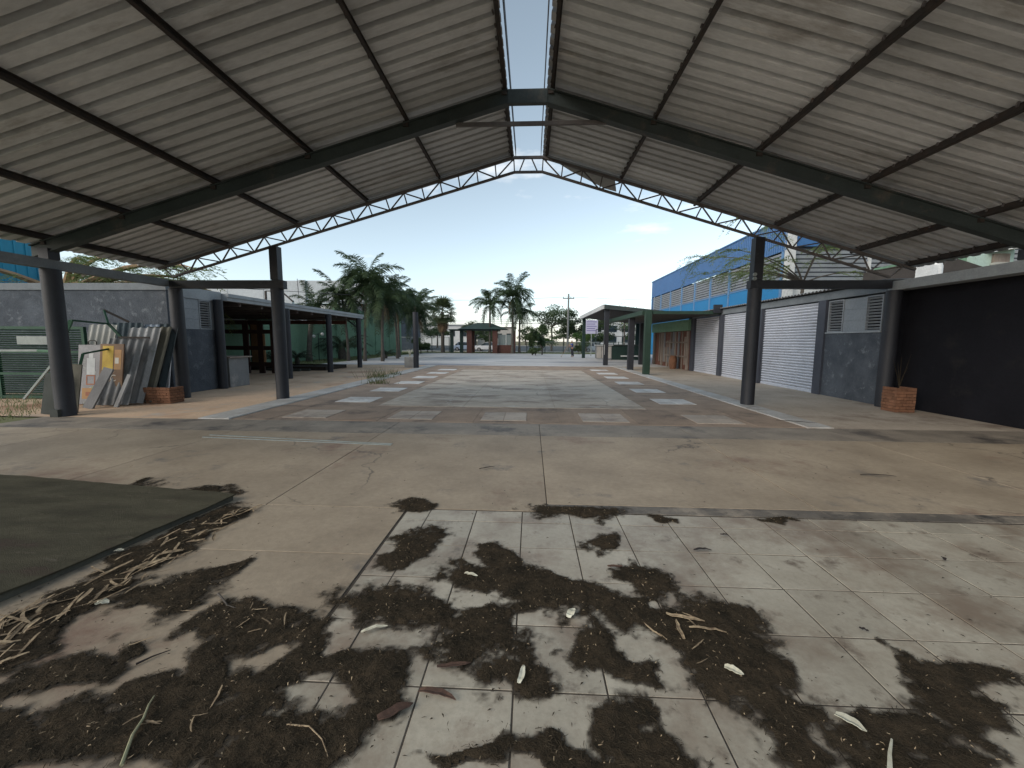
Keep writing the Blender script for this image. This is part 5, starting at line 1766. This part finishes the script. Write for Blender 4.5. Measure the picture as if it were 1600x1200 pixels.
# ------------------------------------------------------------------ broadleaf trees and shrubs
def crown_mesh(seed, rx, rz, n, leaf, clumps=16, name='crown'):
    rr = random.Random(seed)
    vs, fs = [], []
    cl = []
    for k in range(clumps):
        while True:
            p = Vector((rr.uniform(-1, 1), rr.uniform(-1, 1), rr.uniform(-.8, 1)))
            if .25 < p.length < 1:
                break
        cl.append((Vector((p.x * rx * .78, p.y * rx * .78, p.z * rz * .8)), rr.uniform(.26, .46)))
    for k in range(n):
        c, r = cl[rr.randrange(clumps)]
        d = Vector((rr.gauss(0, 1), rr.gauss(0, 1), rr.gauss(0, 1))).normalized() * (rr.random() ** .45)
        p = c + Vector((d.x * r * rx, d.y * r * rx, d.z * r * rz * .8))
        u = Vector((rr.gauss(0, 1), rr.gauss(0, 1), rr.gauss(0, .6))).normalized()
        v = u.orthogonal().normalized()
        L = leaf * rr.uniform(.6, 1.3)
        o = len(vs)
        vs += [tuple(p - u * L), tuple(p - v * L * .45), tuple(p + u * L), tuple(p + v * L * .45)]
        fs.append((o, o + 1, o + 2, o + 3))
    me = bpy.data.meshes.new(name)
    me.from_pydata(vs, [], fs)
    return me, cl


def tree(name, label, x, y, h, rx, rz, n, leaf, m, seed, group=None, clumps=16, trunk_r=.16, cat='tree', trunk_m='trunk'):
    e = thing(name, label, cat, (x, y, 0), group, local=True)
    me, cl = crown_mesh(seed, rx, rz, n, leaf, clumps)
    zc = h - rz
    o = link('crown', me, m, e, loc=(0, 0, zc))
    o.matrix_parent_inverse = Matrix.Identity(4)
    b = MB()
    fork = max(.3, zc - rz * .6)
    b.tube([(0, 0, 0), (.05, 0, fork * .5), (0, .04, fork)], [trunk_r * 1.3, trunk_r, trunk_r * .8], 8)
    for c, r in cl[:9]:
        p = Vector((0, .04, fork))
        q_ = c + Vector((0, 0, zc))
        b.tube([p, p.lerp(q_, .5) + Vector((0, 0, .1 * rz)), q_], [trunk_r * .5, trunk_r * .3, trunk_r * .1], 6)
    b.build('trunk', trunk_m, e, smooth=True)
    return e


tree('street_tree', 'broad dark tree behind the fence, right of the picture middle', 3.6, 72, 8.3, 4.6, 2.6, 5200, .16, 'tree_leaf', 3, clumps=20)
tree('street_tree', 'second street tree, behind the utility pole', 8.2, 74, 7.2, 3.4, 2.4, 3800, .16, 'tree_leaf', 4, clumps=16)
tree('street_tree', 'dark leafy tree seen under the open pavilion roof', 12.5, 68, 6.4, 3.4, 2.6, 3800, .16, 'tree_leaf', 5, clumps=16)
tree('street_tree', 'lighter tree farther right under the pavilion roof', 18.5, 70, 6.0, 3.4, 2.4, 3200, .16, 'tree_leaf_bright', 6, clumps=14)
tree('hedge_tree', 'bright green bushy tree left of the utility pole', 1.6, 66, 4.6, 2.6, 2.2, 3600, .14, 'tree_leaf_bright', 8, clumps=14)
tree('hedge_tree', 'bright green shrub tree just right of the utility pole', 8.4, 63.0, 4.0, 2.2, 1.8, 2600, .14, 'tree_leaf_bright', 9, clumps=12)
tree('clipped_shrub', 'dark upright shrub standing right of the gate palms', .15, 48.5, 4.2, .75, 2.0, 2200, .10, 'tree_leaf', 10, clumps=12, trunk_r=.07, cat='shrub')
tree('clipped_shrub', 'second upright shrub, slightly right and behind the first', 1.35, 49.5, 4.0, .7, 1.8, 1800, .10, 'tree_leaf', 11, clumps=12, trunk_r=.07, cat='shrub')
tree('low_bush', 'low bush of brownish flowers before the gate shrubs', .5, 47.4, 1.2, .95, .6, 1300, .08, 'tree_leaf', 12, clumps=10, trunk_r=.04, cat='bush')
tree('low_bush', 'round dark bush against the street fence, left of fan palm', -14.4, 55.6, 1.5, .8, .7, 1300, .09, 'tree_leaf', 13, clumps=10, trunk_r=.05, cat='bush')
tree('low_bush', 'dark hedge clump at the end of the palm row', -14.2, 51.5, 2.3, 1.3, 1.1, 1900, .11, 'tree_leaf', 14, clumps=12, trunk_r=.06, cat='bush')
tree('low_bush', 'dark bush at the foot of the pavilion far post', 6.2, 53, 1.3, .8, .65, 1100, .09, 'tree_leaf', 15, clumps=10, trunk_r=.05, cat='bush')
tree('street_tree', 'olive tree before the far white building, behind fan palm', -21, 90, 6.2, 4.4, 2.2, 3200, .18, 'tree_leaf', 16, clumps=16)
tree('street_tree', 'dark tree seen through the gatehouse opening', -9.5, 84, 5.2, 3.2, 2.2, 2600, .17, 'tree_leaf', 17, clumps=14)
tree('street_tree', 'small tree above the gatehouse roof edge', -13.5, 95, 6.6, 3.4, 2.2, 2600, .17, 'tree_leaf', 18, clumps=14)
# far tree line beyond the street: each tree a thing of its own
far_meshes = [crown_mesh(60 + k, 5.0, 3.2, 1500, .34, 14)[0] for k in range(3)]
for m_ in far_meshes:
    m_.materials.append(MATS['tree_leaf'])
ft = MB().tube([(0, 0, 0), (0, 0, 4)], [.3, .2], 8).mesh('trunk')
ft.materials.append(MATS['trunk'])
for k in range(26):
    x = -150 + k * 12.5 + R.uniform(-4, 4)
    y = R.uniform(148, 185)
    e = thing('far_tree', 'distant dark tree in the line beyond the street', 'tree', (x, y, 0), 'far trees beyond the street', local=True, rz=R.uniform(0, 6))
    o = link('crown', far_meshes[k % 3], None, e, loc=(0, 0, 4.6))
    o.matrix_parent_inverse = Matrix.Identity(4)
    o.scale = (R.uniform(.9, 1.4),) * 2 + (R.uniform(.7, 1.15),)
    o = link('trunk', ft, None, e)
    o.matrix_parent_inverse = Matrix.Identity(4)


# acacias with thin drooping sprays
def spray_mesh(seed, L=1.1):
    rr = random.Random(seed)
    vs, fs = [], []
    for k in range(5):
        a = rr.uniform(-.9, .9)
        d0 = Vector((math.cos(a), math.sin(a), rr.uniform(-.2, .25)))
        ll = L * rr.uniform(.5, 1)
        prev = Vector((0, 0, 0))
        for i in range(1, 15):
            t = i / 14
            p = d0 * ll * t + Vector((0, 0, -.5 * ll * t * t))
            w = Vector((-d0.y, d0.x, 0)) * .004
            o = len(vs)
            vs += [tuple(prev - w), tuple(prev + w), tuple(p + w), tuple(p - w)]
            fs.append((o, o + 1, o + 2, o + 3))
            for s_ in (-1, 1):
                if rr.random() < .12:
                    continue
                u = Vector((-d0.y * s_, d0.x * s_, rr.uniform(-.7, .2))) * rr.uniform(.07, .13) + d0 * .05
                q_ = Vector((d0.x, d0.y, rr.uniform(-.5, .5))) * .017
                o = len(vs)
                vs += [tuple(p), tuple(p + u * .5 + q_), tuple(p + u), tuple(p + u * .5 - q_)]
                fs.append((o, o + 1, o + 2, o + 3))
            prev = p
    me = bpy.data.meshes.new('spray')
    me.from_pydata(vs, [], fs)
    me.materials.append(MATS['acacia_leaf'])
    return me


SPR = [spray_mesh(k) for k in range(4)]


def acacia(x, y, h, reach, nb, label, seed, m='trunk', zspread=(-.1, .5), r=.16, fork=.45, dirs=None, sprays=9):
    rr = random.Random(seed)
    e = thing('acacia_tree', label, 'tree', (x, y, 0), local=True)
    b = MB()
    f = Vector((.1, 0, h * fork))
    b.tube([(0, 0, 0), (.12, .05, h * fork * .5), f], [r * 1.2, r, r * .85], 9)
    tips = []
    for k in range(nb):
        a = (dirs[k % len(dirs)] + rr.uniform(-.3, .3)) if dirs else k * 2.399 + rr.uniform(-.3, .3)
        L = reach * rr.uniform(.55, 1)
        z = h * rr.uniform(*zspread)
        end = f + Vector((math.cos(a) * L, math.sin(a) * L, z))
        mid = f.lerp(end, .5) + Vector((rr.uniform(-.3, .3), rr.uniform(-.3, .3), .22 * L))
        pts = [f.lerp(mid, t) * (1 - t) + mid.lerp(end, t) * t for t in [i / 7 for i in range(8)]]
        b.tube(pts, [r * .5 * (1 - .9 * i / 7) for i in range(8)], 6)
        for q_ in range(sprays):
            t = .3 + .7 * q_ / (sprays - 1)
            i = min(6, int(t * 7))
            p = pts[i].lerp(pts[i + 1], t * 7 - i if t < 1 else 1)
            tips.append((p, a + rr.uniform(-1.3, 1.3)))
    b.build('trunk', m, e, smooth=True)
    for p, a in tips:
        o = link('spray', SPR[rr.randrange(4)], None, e)
        o.matrix_parent_inverse = Matrix.Identity(4)
        s_ = rr.uniform(.8, 1.5)
        o.matrix_basis = Matrix.Translation(p) @ Matrix.Rotation(a, 4, 'Z') @ Matrix.Rotation(rr.uniform(-.3, .5), 4, 'Y') @ Matrix.Diagonal((s_, s_, s_, 1))
    return e


acacia(13.6, 21.5, 9.0, 5.8, 12, 'airy acacia with thin drooping branches before the blue warehouse', 3, dirs=[2.6, 3.0, 2.2, 3.4, 1.9, 1.0, 0, 3.9, 4.6], zspread=(-.04, .34), sprays=6, fork=.52, r=.09)
acacia(12.6, 13.6, 5.0, 3.0, 8, 'small bright acacia above the right wall beside the shutters', 9, zspread=(-.12, .12), sprays=7)
acacia(-18.6, 15.4, 5.6, 7.0, 12, 'acacia with pale brown bark behind the left block', 5, m='trunk_warm', dirs=[-.15, .1, .35, -.35, 1.2, 2.4, -1.5], zspread=(-.10, .22), r=.26, sprays=9, fork=.6)
tr = tree('bare_tree', 'nearly bare pale tree crown over the pergola roof', 14.0, 62, 7.6, 3.0, 2.0, 500, .13, 'acacia_leaf', 33, clumps=22, trunk_r=.12)

# weeds by the kerb
def tuft(name, label, x, y, s_, n=60):
    rr = random.Random(int(x * 100))
    vs, fs = [], []
    for k in range(n):
        a, l_ = rr.uniform(0, 6.28), rr.uniform(.1, .32) * s_
        px, py = rr.gauss(0, .16) * s_, rr.gauss(0, .12) * s_
        o = len(vs)
        vs += [(px - .008, py, 0), (px + .008, py, 0), (px + math.cos(a) * l_ * .6, py + math.sin(a) * l_ * .6, l_)]
        fs.append((o, o + 1, o + 2))
    me = bpy.data.meshes.new(name)
    me.from_pydata(vs, [], fs)
    tag(link(name, me, 'grass', loc=(x, y, .0)), label, 'weeds')


tuft('weed_tuft', 'largest tuft of weeds beside the left pale kerb', *gp(592, 593), 1.9, 120)
tuft('weed_tuft', 'flat weeds growing on the left kerb, nearer the camera', *gp(590, 602), 1.3, 80)
tuft('weed_tuft', 'small weed tuft farther along the left kerb', *gp(617, 588), 1.1, 60)
vs, fs = [], []
rr = random.Random(3)
for k in range(9000):
    x, y = rr.choice(((-17.9, -14.7, 24.8, 53.5), (-17, 16, 54.6, 61.4), (-22, -10.8, 4, 8)))[0:0] or (0, 0)
    zone = rr.choice(((-17.9, -14.7, 24.8, 53.5), (-17, 16, 54.6, 61.4), (-17, -10.8, 5, 11.2)))
    x, y = rr.uniform(zone[0], zone[1]), rr.uniform(zone[2], zone[3])
    a, l_ = rr.uniform(0, 6.28), rr.uniform(.05, .16)
    o = len(vs)
    vs += [(x - .012, y, -.02), (x + .012, y, -.02), (x + math.cos(a) * l_ * .5, y + math.sin(a) * l_ * .5, l_)]
    fs.append((o, o + 1, o + 2))
me = bpy.data.meshes.new('grass')
me.from_pydata(vs, [], fs)
tag(link('grass', me, 'grass'), 'thin grass growing under the palms and by the street', 'grass', kind='stuff')

# ------------------------------------------------------------------ yard furniture and the street
lone = thing('lone_column', 'single free standing dark column at the far end of the left kerb', 'column', (-6.93, 24.1, 0))
col_round(-6.93, 24.1, 3.35, r=.16, parent=lone)
MB().tube([(-6.93, 24.1, 3.35), (-6.93, 24.1, 3.7)], .012, 6).build('rebar', 'steel_dark', lone)
spl = thing('stone_planter', 'small square stone planter beside the lone dark column', 'planter', (-7.5, 24.75, 0))
MB().cbox(-7.78, -7.24, 24.5, 25.0, 0, .66, .03).build('box', 'planter_stone', spl)
pl2 = MB()
for k in range(7):
    a = k * 2.4
    pl2.tube([(-7.5, 24.75, .6), (-7.5 + .08 * math.cos(a), 24.75 + .08 * math.sin(a), .95), (-7.5 + .2 * math.cos(a), 24.75 + .2 * math.sin(a), 1.15)], [.012, .02, .003], 5)
tag(pl2.build('potted_plant', 'pale_leaf'), 'pale dry plant growing in the small stone planter', 'plant')

# street fence in bays
def fence(x0, x1, y, h, label, step=2.3):
    e = thing('street_fence', label, 'fence', ((x0 + x1) / 2, y, 0))
    n = max(1, int(round((x1 - x0) / step)))
    for k in range(n + 1):
        x = x0 + (x1 - x0) * k / n
        MB().box(x - .045, x + .045, y - .045, y + .045, 0, h + .05).build('post', 'dark_green_post', e)
        if k < n:
            xa, xb = x + .05, x + (x1 - x0) / n - .05
            MB().box(xa, xb, y - .025, y + .025, h - .06, h).build('rail', 'grey_tube', e)
            MB().box(xa, xb, y - .02, y + .02, .10, .15).build('rail', 'grey_tube', e)
            b = MB()
            q_ = xa + .12
            while q_ < xb:
                b.box(q_ - .006, q_ + .006, y - .006, y + .006, .151, h - .061)
                q_ += .16
            for z in (.7, 1.3):
                b.box(xa, xb, y - .004, y + .004, z - .006, z + .006)
            o = b.build('wire_mesh', 'grey_tube', e)
    return e


fence(-24, -11.6, 57.0, 2.15, 'wire street fence left of the gatehouse, behind the fan palm')
fence(-.6, 20, 57.6, 1.6, 'low wire street fence running right from the gate palms', 2.6)

gh = thing('gatehouse', 'small gatehouse with dark green hip roof, dark posts and brick piers', 'gatehouse', (-7, 55.5, 0))
for x in (-10.9, -9.55):
    MB().box(x - .22, x + .22, 55.2, 55.6, 0, 3.05).build('post', 'dark_green_post', gh)
for x, y in ((-8.4, 55.0), (-4.9, 55.0), (-8.4, 57.6)):
    pr = MB().box(x - .33, x + .33, y - .3, y + .3, 0, 3.05).build('brick_pier', 'brick_dark', gh)
    for q_ in range(12):
        MB().box(x - .34, x + .34, y - .31, y + .31, q_ * .25 + .015, q_ * .25 + .235).build('brick_course', 'hedge_red', pr)
MB().box(-11.2, -4.4, 54.65, 58.2, 3.053, 3.22).build('ring_beam', 'dark_green_post', gh)
b = MB()
b.add([(-9.9, 54.2, 3.23), (-3.2, 54.2, 3.23), (-3.2, 58.8, 3.23), (-9.9, 58.8, 3.23), (-7.4, 56.4, 4.15), (-5.7, 56.4, 4.15)],
      [(0, 1, 5, 4), (1, 2, 5), (2, 3, 4, 5), (3, 0, 4), (3, 2, 1, 0)])
b.build('roof', 'pavilion_green', gh)
MB().box(-4.55, -2.2, 55.1, 57.4, 0, 1.1).build('booth_wall', 'hedge_red', gh)
wd = MB().box(-4.5, -2.25, 55.15, 55.2, 1.12, 2.5).build('window', 'pale_glass', gh)
MB().box(-2.6, -2.2, 55.1, 57.4, 1.11, 3.04).build('booth_wall', 'hedge_red', gh)
MB().box(-3.45, -3.38, 55.1, 55.148, 1.12, 2.5).build('mullion', 'white_paint', wd)


def car(x, y, rz, paint, label, L=4.2, H=1.46):
    e = thing('parked_car', label, 'car', (x, y, -.02), 'cars on the street', local=True, rz=rz)
    W = 1.7
    # side profile, lofted with a narrower cabin
    low = [(-2.1, .28), (2.08, .28), (2.12, .62), (1.95, .80), (1.05, .92), (-1.35, .95), (-2.02, .90), (-2.12, .6)]
    b = MB()
    b.prism(low, 'y', -W / 2, W / 2)
    o = b.build('body', paint, e)
    o.matrix_parent_inverse = Matrix.Identity(4)
    bv = o.modifiers.new('soft', 'BEVEL')
    bv.width = .09
    bv.segments = 3
    bv.limit_method = 'ANGLE'
    cab = [(1.08, .93), (.35, 1.42), (-1.1, 1.46), (-1.75, .94)]
    vs = [(p[0], -W / 2 + (.06 if p[1] < 1 else .2), p[1]) for p in cab] + [(p[0], W / 2 - (.06 if p[1] < 1 else .2), p[1]) for p in cab]
    g = MB()
    g.add(vs, [(3, 2, 1, 0), (4, 5, 6, 7), (0, 1, 5, 4), (1, 2, 6, 5), (2, 3, 7, 6)])
    o = g.build('cabin_glass', 'dark_glass', e)
    o.matrix_parent_inverse = Matrix.Identity(4)
    rf = MB()
    rf.prism([(.36, 1.425), (-1.1, 1.465), (-1.12, 1.50), (.30, 1.475)], 'y', -W / 2 + .19, W / 2 - .19)
    o = rf.build('roof', paint, e)
    o.matrix_parent_inverse = Matrix.Identity(4)
    for px in (-.35, -1.15):
        for s_ in (-1, 1):
            o = MB().bar((px, s_ * (W / 2 - .05), .95), (px - .05, s_ * (W / 2 - .19), 1.44), .07, .03).build('pillar', paint, e)
            o.matrix_parent_inverse = Matrix.Identity(4)
    for px in (1.3, -1.3):
        for s_ in (-1, 1):
            w_ = MB().tube([(px, s_ * (W / 2 - .18), .31), (px, s_ * (W / 2 + .02), .31)], .31, 18).build('wheel', 'rubber', e, smooth=True)
            w_.matrix_parent_inverse = Matrix.Identity(4)
            h_ = MB().tube([(px, s_ * (W / 2 + .015), .31), (px, s_ * (W / 2 + .03), .31)], .18, 14).build('rim', 'chrome', w_, smooth=True)
            h_.matrix_parent_inverse = Matrix.Identity(4)
    for s_ in (-.6, .6):
        o = MB().box(2.03, 2.13, s_ - .18, s_ + .18, .62, .76).build('headlight', 'lamp_clear', e)
        o.matrix_parent_inverse = Matrix.Identity(4)
        o = MB().box(-2.13, -2.04, s_ - .16, s_ + .16, .66, .84).build('tail_light', 'lamp_red', e)
        o.matrix_parent_inverse = Matrix.Identity(4)
    return e


car(-11.0, 67.5, .06, 'car_blue', 'pale blue car on the street seen between the gatehouse posts')
car(-7.0, 65.6, PI - .1, 'car_white', 'white car on the street right of the brick pier')
car(10.3, 63.0 + 2.0, 0.0, 'car_white', 'white car on the street seen behind the bar counter')

# far buildings across the street
fb = thing('far_white_building', 'distant low white building behind the fan palm', 'building', (-34, 150, 0))
MB().box(-48, -21, 146, 156, 0, 7.0).build('wall', 'pale_wall', fb)
MB().box(-48.3, -20.7, 145.7, 156.3, 7.003, 7.4).build('roof', 'beam_grey', fb)
for k in range(6):
    w_ = MB().box(-46 + k * 4.2, -44.4 + k * 4.2, 145.9, 145.995, 3.2, 5.2).build('window', 'dark_glass', fb)
fb = thing('far_grey_building', 'distant long grey building seen right of the fan palm', 'building', (-10, 150, 0))
MB().box(-20, -6, 150, 158, 0, 6.4).build('wall', 'planter_stone', fb)
MB().box(-20.3, -5.7, 149.7, 158.3, 6.403, 6.8).build('roof', 'roof_dark', fb)
for k in range(4):
    MB().box(-19 + k * 3.3, -17.4 + k * 3.3, 149.9, 149.995, 2.6, 4.4).build('window', 'dark_glass', fb)
fb = thing('far_white_building', 'distant pale building seen under the pavilion roof', 'building', (27, 120, 0))
MB().box(16, 40, 118, 128, 0, 7.5).build('wall', 'pale_wall', fb)
for k in range(5):
    for z in (1.2, 4.4):
        MB().box(17 + k * 4.5, 20 + k * 4.5, 117.9, 117.995, z, z + 1.8).build('window', 'dark_glass', fb)

# utility poles and lines
def pole(x, y, h, label):
    e = thing('utility_pole', label, 'utility pole', (x, y, 0), 'utility poles along the street')
    MB().tube([(x, y, 0), (x, y, h)], [.19, .13], 10).build('shaft', 'pole_concrete', e, smooth=True)
    MB().box(x - .9, x + .9, y - .06, y + .06, h - .75, h - .63).build('crossarm', 'board_dark', e)
    for dx in (-.8, 0.35, .8):
        MB().tube([(x + dx, y, h - .63), (x + dx, y, h - .42)], [.05, .03], 8).build('insulator', 'brick_dark', e, smooth=True)
    return e


pole(5.75, 64.2, 9.0, 'concrete utility pole between the trees and the pavilion')
pole(-34, 64.2, 9.0, 'utility pole hidden behind the palm row at left')
pole(46, 64.2, 9.0, 'utility pole far right behind the blue warehouse')
for k, (dy, z, lab) in enumerate(((0, 8.55, 'uppermost power line over the street'), (.4, 5.35, 'upper of the low street cables'), (.3, 5.0, 'middle low street cable'), (.2, 4.55, 'lowest and thickest street cable'))):
    pts = []
    for a, c in ((-34, 5.75), (5.75, 46)):
        for i in range(13):
            t = i / 12
            pts.append((a + (c - a) * t, 64.2 + dy, z - (.55 - .1 * k) * 4 * t * (1 - t)))
    tag(MB().tube(pts, .022 if k < 3 else .035, 5).build('power_line', 'wire'), lab, 'power line', 'power lines along the street')
tag(MB().tube([(-30, 16, 4.1), (-14, 15, 3.75), (-9, 20, 3.9)], .012, 5).build('slack_cable', 'wire'), 'thin slack cable behind the left eaves', 'cable')

# lilac sign on a post
sg = thing('lilac_sign', 'pale lilac notice board with lines of small text beside the pavilion post', 'sign', (6.9, 47, 0))
MB().box(6.85, 6.95, 46.97, 47.05, 0, 2.9).build('post', 'grey_tube', sg)
MB().box(6.2, 7.6, 46.92, 46.968, 2.55, 4.1).build('board', 'sign_lilac', sg)
for k in range(5):
    MB().box(6.32, 7.46 - .18 * (k % 2), 46.912, 46.918, 3.85 - k * .25, 3.94 - k * .25).build('text_line', 'sign_ink', sg)

# person sweeping
def skin_figure(name, joints, edges, mats, parent):
    me = bpy.data.meshes.new(name)
    me.from_pydata([j[0] for j in joints], edges, [])
    o = bpy.data.objects.new(name, me)
    COL.objects.link(o)
    me.materials.append(MATS[mats])
    o.parent = parent
    mod = o.modifiers.new('skin', 'SKIN')
    mod.use_smooth_shade = True
    if not me.skin_vertices:
        return o
    for i, j in enumerate(joints):
        r = j[1]
        me.skin_vertices[0].data[i].radius = (r, r) if not hasattr(r, '__len__') else r
    me.skin_vertices[0].data[0].use_root = True
    sb_ = o.modifiers.new('smooth', 'SUBSURF')
    sb_.levels = 1
    sb_.render_levels = 1
    return o


pe = thing('person', 'person in blue top and dark trousers standing on the far driveway with a broom', 'person', (4.35, 43.0, 0), local=True, rz=rad(100))
body = skin_figure('body', [((0, 0, .95), (.15, .11)), ((0, 0, 1.15), (.14, .10)), ((0, .03, 1.38), (.17, .10)), ((0, .04, 1.47), .055), ((0, .07, 1.62), (.085, .10)), ((0, .07, 1.70), .07),
                            ((.19, .04, 1.40), .06), ((.25, .14, 1.15), .045), ((.12, .36, 1.05), .035), ((.08, .43, 1.05), .03),
                            ((-.19, .04, 1.40), .06), ((-.24, .16, 1.2), .045), ((-.06, .38, 1.22), .035), ((-.01, .43, 1.22), .03),
                            ((.10, 0, .86), .095), ((.12, .03, .48), .065), ((.12, -.02, .09), .045), ((.12, .13, .04), .04),
                            ((-.10, 0, .86), .095), ((-.12, -.04, .48), .065), ((-.13, -.10, .09), .045), ((-.13, .05, .04), .04)],
                   [(0, 1), (1, 2), (2, 3), (3, 4), (4, 5), (2, 6), (6, 7), (7, 8), (8, 9), (2, 10), (10, 11), (11, 12), (12, 13), (0, 14), (14, 15), (15, 16), (16, 17), (0, 18), (18, 19), (19, 20), (20, 21)], 'skin', pe)
sh = skin_figure('shirt', [((0, 0, 1.0), (.175, .135)), ((0, 0, 1.15), (.165, .125)), ((0, .03, 1.38), (.195, .125)), ((.2, .04, 1.40), .075), ((.245, .11, 1.22), .06), ((-.2, .04, 1.40), .075), ((-.235, .12, 1.24), .06)],
                 [(0, 1), (1, 2), (2, 3), (3, 4), (2, 5), (5, 6)], 'shirt_blue', pe)
tr_ = skin_figure('trousers', [((0, 0, .97), (.165, .125)), ((.10, 0, .84), .112), ((.12, .03, .48), .085), ((.12, -.02, .10), .07), ((-.10, 0, .84), .112), ((-.12, -.04, .48), .085), ((-.13, -.10, .10), .07)],
                  [(0, 1), (1, 2), (2, 3), (0, 4), (4, 5), (5, 6)], 'trousers', pe)
hr = skin_figure('hair', [((0, .05, 1.69), (.09, .10)), ((0, .03, 1.76), (.075, .085))], [(0, 1)], 'hair', pe)
br = thing('broom', 'long handled broom held by the person on the driveway', 'broom', (0, 0, 0))
Mw = Matrix.Translation((4.35, 43.0, 0)) @ Matrix.Rotation(rad(100), 4, 'Z')
p_, q_ = Mw @ Vector((-.1, .38, 1.45)), Mw @ Vector((.35, 1.05, .12))
MB().tube([p_, q_], .014, 8).build('handle', 'wood_tan', br)
MB().bar(q_ + Vector((-.05, -.14, -.05)), q_ + Vector((-.05, .14, -.05)), .05, .14).build('bristles', 'husk', br)
